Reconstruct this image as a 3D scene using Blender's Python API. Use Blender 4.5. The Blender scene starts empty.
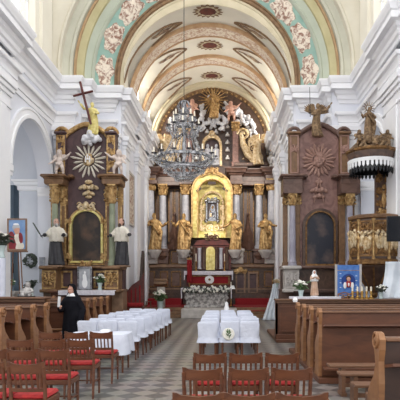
import bpy, bmesh, math, random
from mathutils import Vector, Matrix, Euler, Quaternion
random.seed(7)
PI = math.pi
sc = bpy.context.scene
col = sc.collection
F = 520.0; H = 1.75; VX = 225.0; VY = 283.0     # focal length (px), eye height, vanishing point
XC = -0.8                                        # axis of the nave
def wx(x, d): return (x - VX) * d / F
def wz(y, d): return H + (VY - y) * d / F
def at(x, y, d): return Vector((wx(x, d), d, wz(y, d)))

# ------------------------------------------------------------------ materials
def mat(name, c, rough=.6, metal=0., c2=None, scale=6., detail=4., lo=.35, hi=.65, bump=0., bscale=None, kind='noise',
        emit=None, alpha=None, spec=None, dist=0., vec=(1, 1, 1)):
    m = bpy.data.materials.new(name); m.use_nodes = True
    nt = m.node_tree; N = nt.nodes; L = nt.links
    b = N['Principled BSDF']
    b.inputs['Base Color'].default_value = (*c, 1)
    b.inputs['Roughness'].default_value = rough
    b.inputs['Metallic'].default_value = metal
    if spec is not None: b.inputs['Specular IOR Level'].default_value = spec
    tc = N.new('ShaderNodeTexCoord'); mp = N.new('ShaderNodeMapping')
    mp.inputs['Scale'].default_value = vec
    L.new(tc.outputs['Object'], mp.inputs['Vector'])
    if c2 is not None:
        if kind == 'noise':
            t = N.new('ShaderNodeTexNoise'); t.inputs['Scale'].default_value = scale
            t.inputs['Detail'].default_value = detail; t.inputs['Distortion'].default_value = dist
            fac = t.outputs['Fac']
        elif kind == 'voronoi':
            t = N.new('ShaderNodeTexVoronoi'); t.inputs['Scale'].default_value = scale
            fac = t.outputs['Distance']
        elif kind == 'wave':
            t = N.new('ShaderNodeTexWave'); t.inputs['Scale'].default_value = scale
            t.inputs['Distortion'].default_value = dist or 4; t.inputs['Detail'].default_value = detail
            fac = t.outputs['Fac']
        L.new(mp.outputs['Vector'], t.inputs['Vector'])
        r = N.new('ShaderNodeValToRGB')
        r.color_ramp.elements[0].position = lo; r.color_ramp.elements[0].color = (*c, 1)
        r.color_ramp.elements[1].position = hi; r.color_ramp.elements[1].color = (*c2, 1)
        L.new(fac, r.inputs['Fac']); L.new(r.outputs['Color'], b.inputs['Base Color'])
    if bump:
        t2 = N.new('ShaderNodeTexNoise'); t2.inputs['Scale'].default_value = bscale or scale * 3
        t2.inputs['Detail'].default_value = 3
        L.new(mp.outputs['Vector'], t2.inputs['Vector'])
        bp = N.new('ShaderNodeBump'); bp.inputs['Strength'].default_value = bump; bp.inputs['Distance'].default_value = .05
        L.new(t2.outputs['Fac'], bp.inputs['Height']); L.new(bp.outputs['Normal'], b.inputs['Normal'])
    if emit:
        b.inputs['Emission Color'].default_value = (*emit[0], 1); b.inputs['Emission Strength'].default_value = emit[1]
    return m
def rgb(r, g, b):                                # sRGB 0-255 -> linear
    f = lambda v: (v / 255 / 12.92) if v / 255 <= .04045 else ((v / 255 + .055) / 1.055) ** 2.4
    return (f(r), f(g), f(b))
M = {}
M['wall'] = mat('white_plaster', rgb(220, 222, 230), .85, c2=rgb(226, 228, 235), scale=.8, bump=.03, bscale=8)
M['stucco'] = mat('white_stucco_moulding', rgb(243, 243, 244), .8, c2=rgb(238, 238, 241), scale=1.2)
M['cream'] = mat('cream_vault_plaster', rgb(234, 229, 214), .85, c2=rgb(227, 221, 205), scale=.7)
M['chapel'] = mat('chapel_plaster', rgb(216, 219, 226), .85, c2=rgb(208, 212, 220), scale=.8)
M['shadegrey'] = mat('shaded_plaster', rgb(150, 166, 176), .85, c2=rgb(138, 156, 168), scale=.9)  # aisle plaster with the dim aisle's shade put into its colour
M['teal'] = mat('teal_painted_band', rgb(152, 180, 166), .8, c2=rgb(134, 166, 154), scale=2)
M['greengrey'] = mat('greengrey_band', rgb(184, 190, 172), .8, c2=rgb(176, 182, 164), scale=1.5)
M['olive'] = mat('olive_band', rgb(190, 181, 140), .8, c2=rgb(178, 168, 126), scale=1.5)
M['ochre'] = mat('ochre_band', rgb(178, 148, 112), .8, c2=rgb(164, 134, 98), scale=2)
M['greycream'] = mat('greycream_band', rgb(196, 194, 176), .8, c2=rgb(186, 184, 166), scale=1.5)
M['archcream'] = mat('archcream_band', rgb(214, 208, 190), .8, c2=rgb(206, 199, 180), scale=1.5)
M['beige'] = mat('beige_band', rgb(208, 196, 168), .8, c2=rgb(198, 186, 156), scale=2)
M['peach'] = mat('peach_rib_edge', rgb(206, 172, 134), .8, c2=rgb(186, 148, 110), scale=3)
M['scroll'] = mat('painted_scroll_rib', rgb(228, 216, 198), .8, c2=rgb(196, 164, 140), scale=5, detail=3, lo=.46, hi=.58, dist=1.5)
M['apsebrown'] = mat('brown_apse_band', rgb(150, 118, 84), .7, c2=rgb(118, 90, 62), scale=6, lo=.4, hi=.6)
M['fresco'] = mat('fresco_figures', rgb(226, 214, 196), .8, c2=rgb(142, 104, 88), scale=5.5, detail=6, lo=.42, hi=.62, dist=1.2)
M['leafpaint'] = mat('painted_leaf_scroll', rgb(118, 92, 74), .8, c2=rgb(186, 160, 130), scale=4, lo=.42, hi=.62)
M['redbrown'] = mat('painted_redbrown', rgb(120, 62, 48), .8, c2=rgb(94, 52, 44), scale=5)
M['linebrown'] = mat('painted_brown_line', rgb(146, 116, 84), .8, c2=rgb(120, 94, 70), scale=5)
M['gold'] = mat('gilding', rgb(208, 174, 120), .42, .55, c2=rgb(142, 106, 62), scale=7, bump=.5, bscale=18)
M['brightgold'] = mat('bright_gold', rgb(228, 216, 148), .5, .15, c2=rgb(198, 180, 98), scale=6, bump=.4, bscale=14)
M['palegold'] = mat('pale_gold', rgb(230, 212, 178), .45, .35, c2=rgb(184, 152, 104), scale=9, bump=.5, bscale=20)
M['oldgold'] = mat('old_gold', rgb(150, 112, 66), .45, .5, c2=rgb(96, 66, 38), scale=9, bump=.5, bscale=16)
M['silver'] = mat('silvered_clouds', rgb(228, 228, 230), .45, .15, c2=rgb(196, 196, 202), scale=6, bump=.3)
M['flesh'] = mat('pink_painted_flesh', rgb(214, 172, 152), .55, c2=rgb(198, 150, 130), scale=8)
M['paleputto'] = mat('pale_putto_paint', rgb(222, 208, 198), .5, c2=rgb(200, 182, 170), scale=8)
M['darkmarble'] = mat('dark_brown_marble', rgb(66, 48, 40), .35, c2=rgb(96, 72, 58), scale=3, detail=6, dist=1.5)
M['rosemarble'] = mat('rose_brown_marble', rgb(112, 84, 72), .4, c2=rgb(86, 62, 52), scale=3, detail=6, dist=1.5)
M['tanmarble'] = mat('tan_moulding', rgb(148, 118, 92), .45, c2=rgb(122, 94, 72), scale=4)
M['plum'] = mat('plum_marble', rgb(70, 50, 52), .45, c2=rgb(90, 66, 66), scale=3, detail=6, dist=1.2)
M['pinkmarble'] = mat('pinkbrown_marble', rgb(154, 118, 108), .45, c2=rgb(122, 88, 80), scale=2.6, detail=7, dist=1.8)
M['pinkstucco'] = mat('pinkbrown_relief', rgb(172, 136, 122), .55, c2=rgb(148, 112, 98), scale=5, bump=.3)
M['greymarble'] = mat('grey_marble_column', rgb(186, 186, 192), .35, c2=rgb(158, 158, 168), scale=3, detail=6, dist=1.2)
M['lilacmarble'] = mat('lilac_grey_column', rgb(168, 164, 176), .4, c2=rgb(146, 142, 156), scale=3, detail=6)
M['greenmarble'] = mat('sage_green_column', rgb(150, 156, 130), .4, c2=rgb(128, 136, 112), scale=3, detail=6)
M['brownmarble'] = mat('brown_pilaster', rgb(134, 100, 68), .45, c2=rgb(108, 78, 52), scale=3, detail=6, dist=1.2)
M['stonegrey'] = mat('carved_grey_stone', rgb(190, 186, 182), .7, c2=rgb(118, 114, 112), scale=7, lo=.4, hi=.62, bump=.6, bscale=10)
M['palestone'] = mat('pale_stone', rgb(198, 192, 186), .7, c2=rgb(176, 170, 164), scale=4)
def woodmat(n, a, b, s=2.2, r=.5): return mat(n, a, r, c2=b, scale=s * 2.5, dist=.6, detail=5, lo=.3, hi=.7, vec=(.5, 1, 1.6))
M['pew'] = woodmat('pew_wood', rgb(104, 62, 38), rgb(80, 46, 28))
M['pewlight'] = woodmat('worn_pew_wood', rgb(122, 86, 62), rgb(98, 68, 48))
M['pewend'] = woodmat('pew_end_wood', rgb(152, 108, 70), rgb(124, 84, 54))
M['darkwood'] = woodmat('dark_wood', rgb(64, 42, 32), rgb(46, 30, 24))
M['chair'] = woodmat('chair_wood', rgb(112, 68, 44), rgb(82, 48, 32), 4, .4)
M['redfab'] = mat('red_upholstery', rgb(176, 44, 42), .85, c2=rgb(150, 32, 34), scale=20)
M['carpet'] = mat('red_carpet', rgb(150, 30, 36), .95, c2=rgb(122, 22, 28), scale=30)
M['redwood'] = mat('reddish_mahogany', rgb(104, 44, 36), .5, c2=rgb(78, 32, 28), scale=5)
M['cloth'] = mat('white_cloth', rgb(222, 226, 238), .9, c2=rgb(210, 215, 229), scale=4, bump=.5, bscale=7)
M['lace'] = mat('white_altar_cloth', rgb(226, 222, 228), .9, c2=rgb(206, 202, 210), scale=12)
M['satin'] = mat('white_satin', rgb(220, 226, 232), .5, c2=rgb(206, 214, 222), scale=4)
M['black'] = mat('black_cloth', rgb(22, 22, 27), .9, c2=rgb(30, 30, 35), scale=6, spec=.1)
M['blackpl'] = mat('black_plastic', rgb(14, 15, 18), .35)
M['screen'] = mat('dark_screen_glass', rgb(20, 22, 28), .12)
M['skin'] = mat('skin', rgb(208, 160, 136), .55, c2=rgb(200, 148, 126), scale=9)
M['white'] = mat('white_paint', rgb(236, 236, 236), .6)
M['paper'] = mat('white_paper', rgb(240, 240, 240), .8)
M['leaf'] = mat('green_leaves', rgb(64, 92, 52), .6, c2=rgb(92, 120, 74), scale=14)
M['darkleaf'] = mat('dark_leaves', rgb(48, 56, 48), .6, c2=rgb(72, 80, 66), scale=14)
M['blossom'] = mat('white_blossom', rgb(240, 238, 232), .8, c2=rgb(226, 222, 206), scale=14)
M['silvermetal'] = mat('silvered_metal', rgb(168, 168, 170), .25, .85, c2=rgb(88, 88, 92), scale=12)
M['darkmetal'] = mat('dark_metal', rgb(54, 50, 48), .4, .7)
M['bronze'] = mat('bronze_gold', rgb(150, 124, 92), .4, .5, c2=rgb(92, 70, 50), scale=8, bump=.4)
M['painting'] = mat('dark_oil_painting', rgb(40, 32, 28), .45, c2=rgb(108, 80, 60), scale=1.6, detail=5, lo=.47, hi=.76)
M['bluepainting'] = mat('dark_blue_painting', rgb(36, 38, 50), .45, c2=rgb(112, 94, 86), scale=1.6, detail=5, lo=.48, hi=.74)
M['bannerblue'] = mat('blue_banner_cloth', rgb(66, 108, 178), .85, c2=rgb(88, 130, 194), scale=10)
M['bannerdark'] = mat('deep_blue_cloth', rgb(40, 66, 134), .85)
M['wax'] = mat('ivory_wax', rgb(238, 230, 210), .5)
M['brass'] = mat('brass', rgb(190, 150, 84), .3, .85)
M['robewhite'] = mat('painted_white_robe', rgb(226, 220, 206), .6, c2=rgb(206, 198, 182), scale=6)
M['robeblack'] = mat('painted_black_robe', rgb(38, 36, 40), .5, c2=rgb(56, 54, 58), scale=6)
M['burgundy'] = mat('burgundy_cape', rgb(140, 44, 50), .7, c2=rgb(118, 34, 42), scale=6)
M['skyback'] = mat('blue_painted_background', rgb(96, 132, 182), .6, c2=rgb(136, 166, 204), scale=2.5)
M['greyprint'] = mat('grey_print', rgb(150, 152, 158), .6, c2=rgb(186, 188, 192), scale=3)
M['inkgrey'] = mat('grey_ink', rgb(120, 126, 138), .8)
M['crystal'] = mat('crystal', rgb(222, 222, 222), .06, .0, spec=.9)
M['crystal'].node_tree.nodes['Principled BSDF'].inputs['Transmission Weight'].default_value = .9
g = bpy.data.materials.new('window_glass'); g.use_nodes = True
_n = g.node_tree.nodes; _l = g.node_tree.links
_b = _n['Principled BSDF']; _b.inputs['Roughness'].default_value = .05; _b.inputs['Alpha'].default_value = .15
M['glass'] = g

# ------------------------------------------------------------------ mesh builder
class MB:
    def __init__(s): s.bm = bmesh.new()
    def _xf(s, vs, R, c):
        for v in vs: v.co = R @ v.co + c
    def box(s, c, size, rot=(0, 0, 0), bev=0):
        r = bmesh.ops.create_cube(s.bm, size=1)
        vs = r['verts']
        for v in vs: v.co = Vector((v.co.x * size[0], v.co.y * size[1], v.co.z * size[2]))
        if bev:
            es = list({e for v in vs for e in v.link_edges})
            n0 = set(s.bm.verts) - set(vs)
            rr = bmesh.ops.bevel(s.bm, geom=es, offset=bev, segments=1, affect='EDGES', profile=.5)
            vs = [v for v in s.bm.verts if v not in n0]
        s._xf(vs, Euler(rot).to_matrix(), Vector(c)); return s
    def bx(s, x0, x1, y0, y1, z0, z1, bev=0):
        return s.box(((x0 + x1) / 2, (y0 + y1) / 2, (z0 + z1) / 2), (abs(x1 - x0), abs(y1 - y0), abs(z1 - z0)), bev=bev)
    def pb(s, x0, x1, yt, yb, d, dep, bev=0):    # frontal box: pixel extents of its face at distance d, going dep deeper
        return s.bx(wx(x0, d), wx(x1, d), d, d + dep, wz(yb, d), wz(yt, d), bev)
    def ell(s, c, r, rot=(0, 0, 0), u=12, v=8):
        if not hasattr(r, '__len__'): r = (r, r, r)
        q = bmesh.ops.create_uvsphere(s.bm, u_segments=u, v_segments=v, radius=1)
        R = Euler(rot).to_matrix()
        for w in q['verts']: w.co = R @ Vector((w.co.x * r[0], w.co.y * r[1], w.co.z * r[2])) + Vector(c)
        return s
    def tube(s, pts, rad, seg=8, cap=True, flat=1.0):
        pts = [Vector(p) for p in pts]
        if not hasattr(rad, '__len__'): rad = [rad] * len(pts)
        rings = []; up = None
        for i, p in enumerate(pts):
            t = (pts[min(i + 1, len(pts) - 1)] - pts[max(i - 1, 0)])
            if t.length < 1e-9: t = Vector((0, 0, 1))
            t.normalize()
            if up is None:
                a = Vector((0, 0, 1)) if abs(t.z) < .9 else Vector((0, 1, 0))
                n = t.cross(a).normalized()
            else:
                n = (up - t * up.dot(t))
                n = n.normalized() if n.length > 1e-6 else t.orthogonal().normalized()
            up = n; b = t.cross(n)
            rings.append([s.bm.verts.new(p + (n * math.cos(2 * PI * k / seg) + b * math.sin(2 * PI * k / seg) * flat) * rad[i]) for k in range(seg)])
        for a, b in zip(rings, rings[1:]):
            for k in range(seg): s.bm.faces.new((a[k], a[(k + 1) % seg], b[(k + 1) % seg], b[k]))
        if cap:
            s.bm.faces.new(rings[0][::-1]); s.bm.faces.new(rings[-1])
        return s
    def lathe(s, prof, c=(0, 0, 0), seg=16, fold=None, sx=1., sy=1., rot=None, cap=True):
        c = Vector(c); rings = []
        R = Euler(rot).to_matrix() if rot else None
        for (r, z) in prof:
            ring = []
            for k in range(seg):
                a = 2 * PI * k / seg
                rr = r * (1 + (fold(a, z) if fold else 0))
                p = Vector((rr * math.cos(a) * sx, rr * math.sin(a) * sy, z))
                if R: p = R @ p
                ring.append(s.bm.verts.new(p + c))
            rings.append(ring)
        for a, b in zip(rings, rings[1:]):
            for k in range(seg): s.bm.faces.new((a[k], a[(k + 1) % seg], b[(k + 1) % seg], b[k]))
        if cap:
            s.bm.faces.new(rings[0][::-1]); s.bm.faces.new(rings[-1])
        return s
    def prism(s, poly, plane, a, b):             # extrude a 2D polygon between a and b along the remaining axis
        f = {'xz': lambda p, t: (p[0], t, p[1]), 'yz': lambda p, t: (t, p[0], p[1]), 'xy': lambda p, t: (p[0], p[1], t)}[plane]
        A = [s.bm.verts.new(f(p, a)) for p in poly]; B = [s.bm.verts.new(f(p, b)) for p in poly]
        n = len(poly)
        s.bm.faces.new(A); s.bm.faces.new(B[::-1])
        for i in range(n): s.bm.faces.new((A[i], B[i], B[(i + 1) % n], A[(i + 1) % n]))
        return s
    def loft(s, A, B, closed=True):              # ring between two loops (a frame): quads A[i],A[i+1],B[i+1],B[i]
        n = len(A); m = n if closed else n - 1
        for i in range(m): s.bm.faces.new((A[i], A[(i + 1) % n], B[(i + 1) % n], B[i]))
    def frame(s, inner, outer, y0, y1):          # extruded ring in the xz plane, front y0, back y1
        V = lambda P, y: [s.bm.verts.new((p[0], y, p[1])) for p in P]
        i0, o0, i1, o1 = V(inner, y0), V(outer, y0), V(inner, y1), V(outer, y1)
        s.loft(i0, o0); s.loft(o0, o1); s.loft(o1, i1); s.loft(i1, i0); return s
    def sweep(s, path, prof, sign=1, closed=False):
        n = len(path); cols = []
        P = [Vector((p[0], p[1])) for p in path]
        for i in range(n):
            ds = []
            if i > 0: ds.append((P[i] - P[i - 1]).normalized())
            if i < n - 1: ds.append((P[i + 1] - P[i]).normalized())
            ns = [Vector((d.y, -d.x)) * sign for d in ds]
            if len(ns) == 1: m = ns[0]
            else:
                m = ns[0] + ns[1]; m = m / max(1e-6, m.dot(ns[0]))
            cols.append([s.bm.verts.new((P[i].x + m.x * o, P[i].y + m.y * o, z)) for o, z in prof])
        for a, b in zip(cols, cols[1:]):
            for k in range(len(prof) - 1): s.bm.faces.new((a[k], b[k], b[k + 1], a[k + 1]))
        s.bm.faces.new(cols[0]); s.bm.faces.new(cols[-1][::-1])
        return s
    def mirror(s, x=XC):                         # mirrored copy of everything about the plane x
        g = bmesh.ops.duplicate(s.bm, geom=s.bm.verts[:] + s.bm.edges[:] + s.bm.faces[:])
        vs = [e for e in g['geom'] if isinstance(e, bmesh.types.BMVert)]
        for v in vs: v.co.x = 2 * x - v.co.x
        return s
    def mirrored_only(s, x=XC):
        for v in s.bm.verts: v.co.x = 2 * x - v.co.x
        return s
    def shift(s, v):
        for w in s.bm.verts: w.co += Vector(v)
        return s
    def scale(s, k):
        for w in s.bm.verts: w.co *= k
        return s
    def flipx(s):
        for w in s.bm.verts: w.co.x *= -1
        return s
    def rotz(s, a):
        R = Matrix.Rotation(a, 3, 'Z')
        for w in s.bm.verts: w.co = R @ w.co
        return s
    def mesh(s, name, m, smooth=True, recalc=True):
        if recalc: bmesh.ops.recalc_face_normals(s.bm, faces=s.bm.faces[:])
        me = bpy.data.meshes.new(name); s.bm.to_mesh(me); s.bm.free()
        me.materials.append(m)
        if smooth:
            me.polygons.foreach_set('use_smooth', [True] * len(me.polygons)); me.set_sharp_from_angle(angle=math.radians(38))
        return me
    def build(s, name, m, parent=None, smooth=True, recalc=True):
        return link(name, s.mesh(name, m, smooth, recalc), parent)
def link(name, me, parent=None):
    o = bpy.data.objects.new(name, me); col.objects.link(o)
    if parent:
        o.parent = parent
        if parent.location.length > 0: o.matrix_parent_inverse = Matrix.Translation(-parent.location)   # modelled in place
    return o
def sculpt(mb, name, m, voxel, it=2):            # fuse the pieces into one continuous surface
    bmesh.ops.recalc_face_normals(mb.bm, faces=mb.bm.faces[:])
    me = bpy.data.meshes.new('tmp'); mb.bm.to_mesh(me); mb.bm.free()
    o = bpy.data.objects.new('tmp', me); col.objects.link(o)
    r = o.modifiers.new('r', 'REMESH'); r.mode = 'VOXEL'; r.voxel_size = voxel
    if it:
        k = o.modifiers.new('s', 'SMOOTH'); k.iterations = it; k.factor = .5
    dg = bpy.context.evaluated_depsgraph_get(); dg.update()
    out = bpy.data.meshes.new_from_object(o.evaluated_get(dg)); out.name = name
    bpy.data.objects.remove(o); bpy.data.meshes.remove(me)
    out.materials.clear(); out.materials.append(m)
    out.polygons.foreach_set('use_smooth', [True] * len(out.polygons))
    return out
def tag(o, label=None, cat=None, group=None, kind=None):
    if label: o['label'] = label
    if cat: o['category'] = cat
    if group: o['group'] = group
    if kind: o['kind'] = kind
    return o
def empty(name, loc=(0, 0, 0), label=None, cat=None, group=None, rz=0):
    o = bpy.data.objects.new(name, None); col.objects.link(o); o.empty_display_size = .2
    o.location = loc; o.rotation_euler = (0, 0, rz)
    return tag(o, label, cat, group)
def kids(o): return [c for c in bpy.data.objects if c.parent == o]
def copy_tree(o, parent=None):
    c = o.copy(); col.objects.link(c)
    if parent: c.parent = parent
    for ch in kids(o): copy_tree(ch, c)
    return c
def local(o):                                    # parts of o were modelled in world coordinates: make them relative
    for ch in kids(o):
        if ch.parent == o:
            ch.matrix_parent_inverse = Matrix.Translation(-Vector(o.location)) if o.rotation_euler.z == 0 else (Matrix.Translation(o.location) @ o.rotation_euler.to_matrix().to_4x4()).inverted()
    return o
def struct(mb, name, m, smooth=True, recalc=True, parent=None):
    return tag(mb.build(name, m, parent, smooth, recalc), kind='structure')
TRIM = [0]
def trim(mb, m, smooth=True):
    TRIM[0] += 1
    return struct(mb, 'trim_%d' % TRIM[0], m, smooth)
def arch_pts(xc, hw, z0, zs, rise=None, n=20):   # outline of an arched opening, counter-clockwise from bottom left
    rise = rise or hw
    P = [(xc - hw, z0)]
    for i in range(n + 1):
        a = PI - PI * i / n
        P.append((xc + hw * math.cos(a), zs + rise * math.sin(a)))
    P.append((xc + hw, z0)); return P
# ------------------------------------------------------------------ the setting
XL, XR = XC - 6.6, XC + 6.6
RV = 3.9
CL, CR = XC - RV, XC + RV
Y1, Y2, YA, YN = 22.4, 23.5, 33.4, 6.0           # faces of the stepped chancel arch, apse wall, near end of the nave
# floor: diagonal grey and beige tiles
fm = bpy.data.materials.new('diamond_tile_floor'); fm.use_nodes = True
n_ = fm.node_tree.nodes; l_ = fm.node_tree.links; b_ = n_['Principled BSDF']
tc = n_.new('ShaderNodeTexCoord'); mp = n_.new('ShaderNodeMapping'); mp.inputs['Rotation'].default_value = (0, 0, PI / 4)
ck = n_.new('ShaderNodeTexChecker'); ck.inputs['Scale'].default_value = 1 / .3
ck.inputs['Color1'].default_value = (*rgb(146, 140, 132), 1); ck.inputs['Color2'].default_value = (*rgb(98, 94, 91), 1)
ns = n_.new('ShaderNodeTexNoise'); ns.inputs['Scale'].default_value = 1.3; ns.inputs['Detail'].default_value = 5
mx = n_.new('ShaderNodeMix'); mx.data_type = 'RGBA'; mx.blend_type = 'MULTIPLY'; mx.inputs['Factor'].default_value = .35
l_.new(tc.outputs['Object'], mp.inputs['Vector']); l_.new(mp.outputs['Vector'], ck.inputs['Vector'])
l_.new(mp.outputs['Vector'], ns.inputs['Vector'])
l_.new(ck.outputs['Color'], mx.inputs['A']); l_.new(ns.outputs['Color'], mx.inputs['B'])
l_.new(mx.outputs['Result'], b_.inputs['Base Color']); b_.inputs['Roughness'].default_value = .38
M['floor'] = fm
mb = MB(); mb.bx(XC - 11, XC + 11, -1, 28, -.3, 0); struct(mb, 'floor', fm, False)
# chancel floor, three steps
for i, (y, z) in enumerate(((26.0, .16), (26.4, .32), (26.8, .48))):
    mb = MB(); mb.bx(CL + .02, CR - .02, y, YA, z - .16, z, .02); trim(mb, M['brownmarble'] if i < 3 else M['palestone'], False)

def wall_arches(mb, face, back, u0, u1, z0, z1, arches, n=20):
    U = [(u0, z0)]
    for (uc, r, zs) in sorted(arches):
        U.append((uc - r, z0))
        for i in range(n + 1):
            a = PI - PI * i / n; U.append((uc + r * math.cos(a), zs + r * math.sin(a)))
        U.append((uc + r, z0))
    U.append((u1, z0))
    V = lambda x, y, z: mb.bm.verts.new((x, y, z))
    fr = [(V(face, u, z), V(face, u, z1), V(back, u, z), V(back, u, z1)) for u, z in U]
    for a, b in zip(fr, fr[1:]):
        if (a[0].co - b[0].co).length < 1e-6: continue
        if abs(a[0].co.y - b[0].co.y) > 1e-6:
            mb.bm.faces.new((a[0], b[0], b[1], a[1])); mb.bm.faces.new((a[2], a[3], b[3], b[2])); mb.bm.faces.new((a[1], b[1], b[3], a[3]))
        mb.bm.faces.new((a[0], a[2], b[2], b[0]))
    mb.bm.faces.new((fr[0][0], fr[0][1], fr[0][3], fr[0][2])); mb.bm.faces.new((fr[-1][0], fr[-1][2], fr[-1][3], fr[-1][1]))
for side, sg in (('left', 1), ('right', -1)):
    ARCH = [(20.05, 2.15, 5.85), (13.3, 2.0, 5.85), (8.6, 1.9, 5.85)] if sg > 0 else [(20.4, 1.8, 6.1), (13.6, 2.0, 6.1), (8.6, 2.0, 6.1)]
    pa, pb_ = (15.9, 17.4) if sg > 0 else (16.5, 18.3)
    mb = MB(); wall_arches(mb, XL, XL - .6, YN, 22.6, 0, 10.0, ARCH)
    # piers of the stepped chancel arch and the chancel wall
    mb.bx(XL - .6, XC - 5.4, Y1, Y2 + .2, 0, 10.2)
    mb.bx(XL - .6, CL, Y2, Y2 + 1.0, 0, 10.2)
    mb.bx(CL - .5, CL, Y2 + .9, YA + .6, 0, 10.3)
    if sg < 0: mb.mirrored_only()
    struct(mb, 'wall_' + side, M['wall'])
    # clerestory above the cornice with tall windows
    mb = MB()
    mb.bx(XL - .6, XL, YN, 14.0, 10, 14.5); mb.bx(XL - .6, XL, 16.2, 17.7, 10, 14.5); mb.bx(XL - .6, XL, 20.3, 22.6, 10, 14.5)
    mb.bx(XL - .6, XL, 14.0, 16.2, 10, 11.0); mb.bx(XL - .6, XL, 17.7, 20.3, 10, 11.0)
    mb.bx(XL - .05, XL + .12, 20.75, 21.9, 10.4, 14.5); mb.bx(XL - .05, XL + .12, 16.4, 17.4, 10.4, 14.5)
    if sg < 0: mb.mirrored_only()
    struct(mb, 'wall_%s_upper' % side, M['cream'])
    for w, (a, b) in enumerate(((17.7, 20.3), (14.0, 16.2))):
        mb = MB()
        for k in range(4):
            y = a + (b - a) * k / 3; mb.bx(XL - .35, XL - .28, y - .04, y + .04, 11, 14.5)
        for k in range(5): mb.bx(XL - .35, XL - .28, a, b, 11 + k * .85, 11.06 + k * .85)
        if sg < 0: mb.mirrored_only()
        wi = struct(mb, 'window_%d' % (w * 2 + (1 if sg > 0 else 2)), M['white'], False)
        mb = MB(); mb.bx(XL - .32, XL - .31, a, b, 11, 14.5)
        if sg < 0: mb.mirrored_only()
        mb.build('glass_pane', M['glass'], wi, False)
    # archivolts and imposts on the nave wall
    mb = MB()
    for (uc, r, zs) in ARCH:
        n = 28
        ring = []
        for (rr, off) in ((r, 0), (r, .1), (r + .12, .1), (r + .14, .05), (r + .3, .05), (r + .33, .09), (r + .4, .09), (r + .4, 0)):
            ring.append([mb.bm.verts.new((XL + off, uc + rr * math.cos(PI * i / n), zs + rr * math.sin(PI * i / n))) for i in range(n + 1)])
        for A, B in zip(ring, ring[1:]): mb.loft(A, B, False)
        for s2 in (-1, 1):
            yy = uc + s2 * r
            mb.bx(XL - .62, XL + .12, yy - (.05 if s2 > 0 else .42), yy + (.42 if s2 > 0 else .05), zs - .28, zs - .02, .03)
            mb.bx(XL - .6, XL + .08, yy - (.03 if s2 > 0 else .40), yy + (.40 if s2 > 0 else .03), zs - .4, zs - .28)
    if sg < 0: mb.mirrored_only()
    trim(mb, M['stucco'])
    # pilasters with capitals and bases
    mb = MB()
    for (a, b) in ((pa, pb_), (10.2, 11.0)):
        mb.bx(XL - .02, XL + .22, a, b, 0, 8.0); mb.bx(XL - .02, XL + .32, a - .08, b + .08, 0, 1.2, .03)
        mb.bx(XL + .2, XL + .26, a + .35, b - .35, 1.5, 7.7, .02)
        for (z0, z1, e) in ((7.55, 7.62, .05), (7.95, 8.1, .06), (8.1, 8.25, .12), (8.25, 8.5, .18)):
            mb.bx(XL - .02, XL + .22 + e, a - e, b + e, z0, z1, .015)
    if sg < 0: mb.mirrored_only()
    trim(mb, M['stucco'])
    # entablature
    xl = XL + .22
    path = [(XL, YN), (XL, 10.2), (xl, 10.2), (xl, 11.0), (XL, 11.0), (XL, pa), (xl, pa), (xl, pb_ + .3), (XL, pb_ + .3), (XL, Y1), (XC - 5.4 - .35, Y1),
            (XC - 5.4 - .35, Y1 + .35), (XC - 5.4, Y1 + .35), (XC - 5.4, Y2), (CL - .35, Y2), (CL - .35, Y2 + .3), (CL, Y2 + .3), (CL, 27), (CL + .15, 27), (CL + .15, 28), (CL, 28), (CL, 30.4), (CL + .15, 30.4), (CL + .15, 31.4), (CL, 31.4), (CL, YA)]
    corn = [(0, 9.45), (.05, 9.47), (.07, 9.6), (.14, 9.64), (.16, 9.78), (.24, 9.84), (.25, 9.9), (.27, 9.96), (.46, 9.97), (.46, 10.14), (.43, 10.16), (.43, 10.19), (.49, 10.22), (.52, 10.32), (.57, 10.4), (.57, 10.48), (.0, 10.56)]
    mb = MB(); mb.sweep(path, corn)
    if sg < 0: mb.mirrored_only()
    trim(mb, M['stucco'])
    arc = [(0, 8.45), (.05, 8.47), (.05, 8.64), (.09, 8.66), (.09, 8.84), (.12, 8.88), (.13, 8.92), (.22, 8.94), (.24, 9.0), (.24, 9.07), (0, 9.12)]
    mb = MB(); mb.sweep(path, arc)
    if sg < 0: mb.mirrored_only()
    trim(mb, M['stucco'])
    # pilasters on the chancel side
    mb = MB()
    for (a, b) in ((27.0, 28.0), (30.4, 31.4), (23.9, 24.7)):
        mb.bx(CL - .02, CL + .15, a, b, 0, 8.0)
        for (z0, z1, e) in ((7.5, 7.58, .04), (7.9, 8.05, .05), (8.05, 8.25, .1), (8.25, 8.47, .15)): mb.bx(CL - .02, CL + .15 + e, a - e, b + e, z0, z1, .015)
    for (x0, x1, yy) in ((XC - 6.5, XC - 5.5, Y1), (XC - 4.75, CL - .1, Y2)):
        mb.bx(x0, x1, yy - .1, yy + .1, 0, 8.0)
        for (z0, z1, e) in ((7.5, 7.58, .04), (7.9, 8.05, .05), (8.05, 8.25, .1), (8.25, 8.47, .15)): mb.bx(x0 - e, x1 + e, yy - .1 - e, yy + .1, z0, z1, .015)
    if sg < 0: mb.mirrored_only()
    trim(mb, M['stucco'])
    # side chapel seen through the arch: end wall with a moulding, vault, outer wall
    mb = MB(); mb.bx(XL - 1.55, XL - .3, 22.6, 23.0, 0, 8.6)
    mb.bx(XL - 3.6, XL - .3, 25.6, 26.0, 0, 8.6) if False else None
    if sg < 0: mb.mirrored_only()
    struct(mb, 'wall_%s_chapel' % side, M['chapel'], False)
    mb = MB(); mb.bx(XL - 3.4, XL - 3.0, 9, 26, 0, 2.6); mb.bx(XL - 3.4, XL - 3.0, 9, 26, 7.4, 8.6); mb.bx(XL - 3.4, XL - .6, 25.6, 26.0, 0, 8.6)
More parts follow.
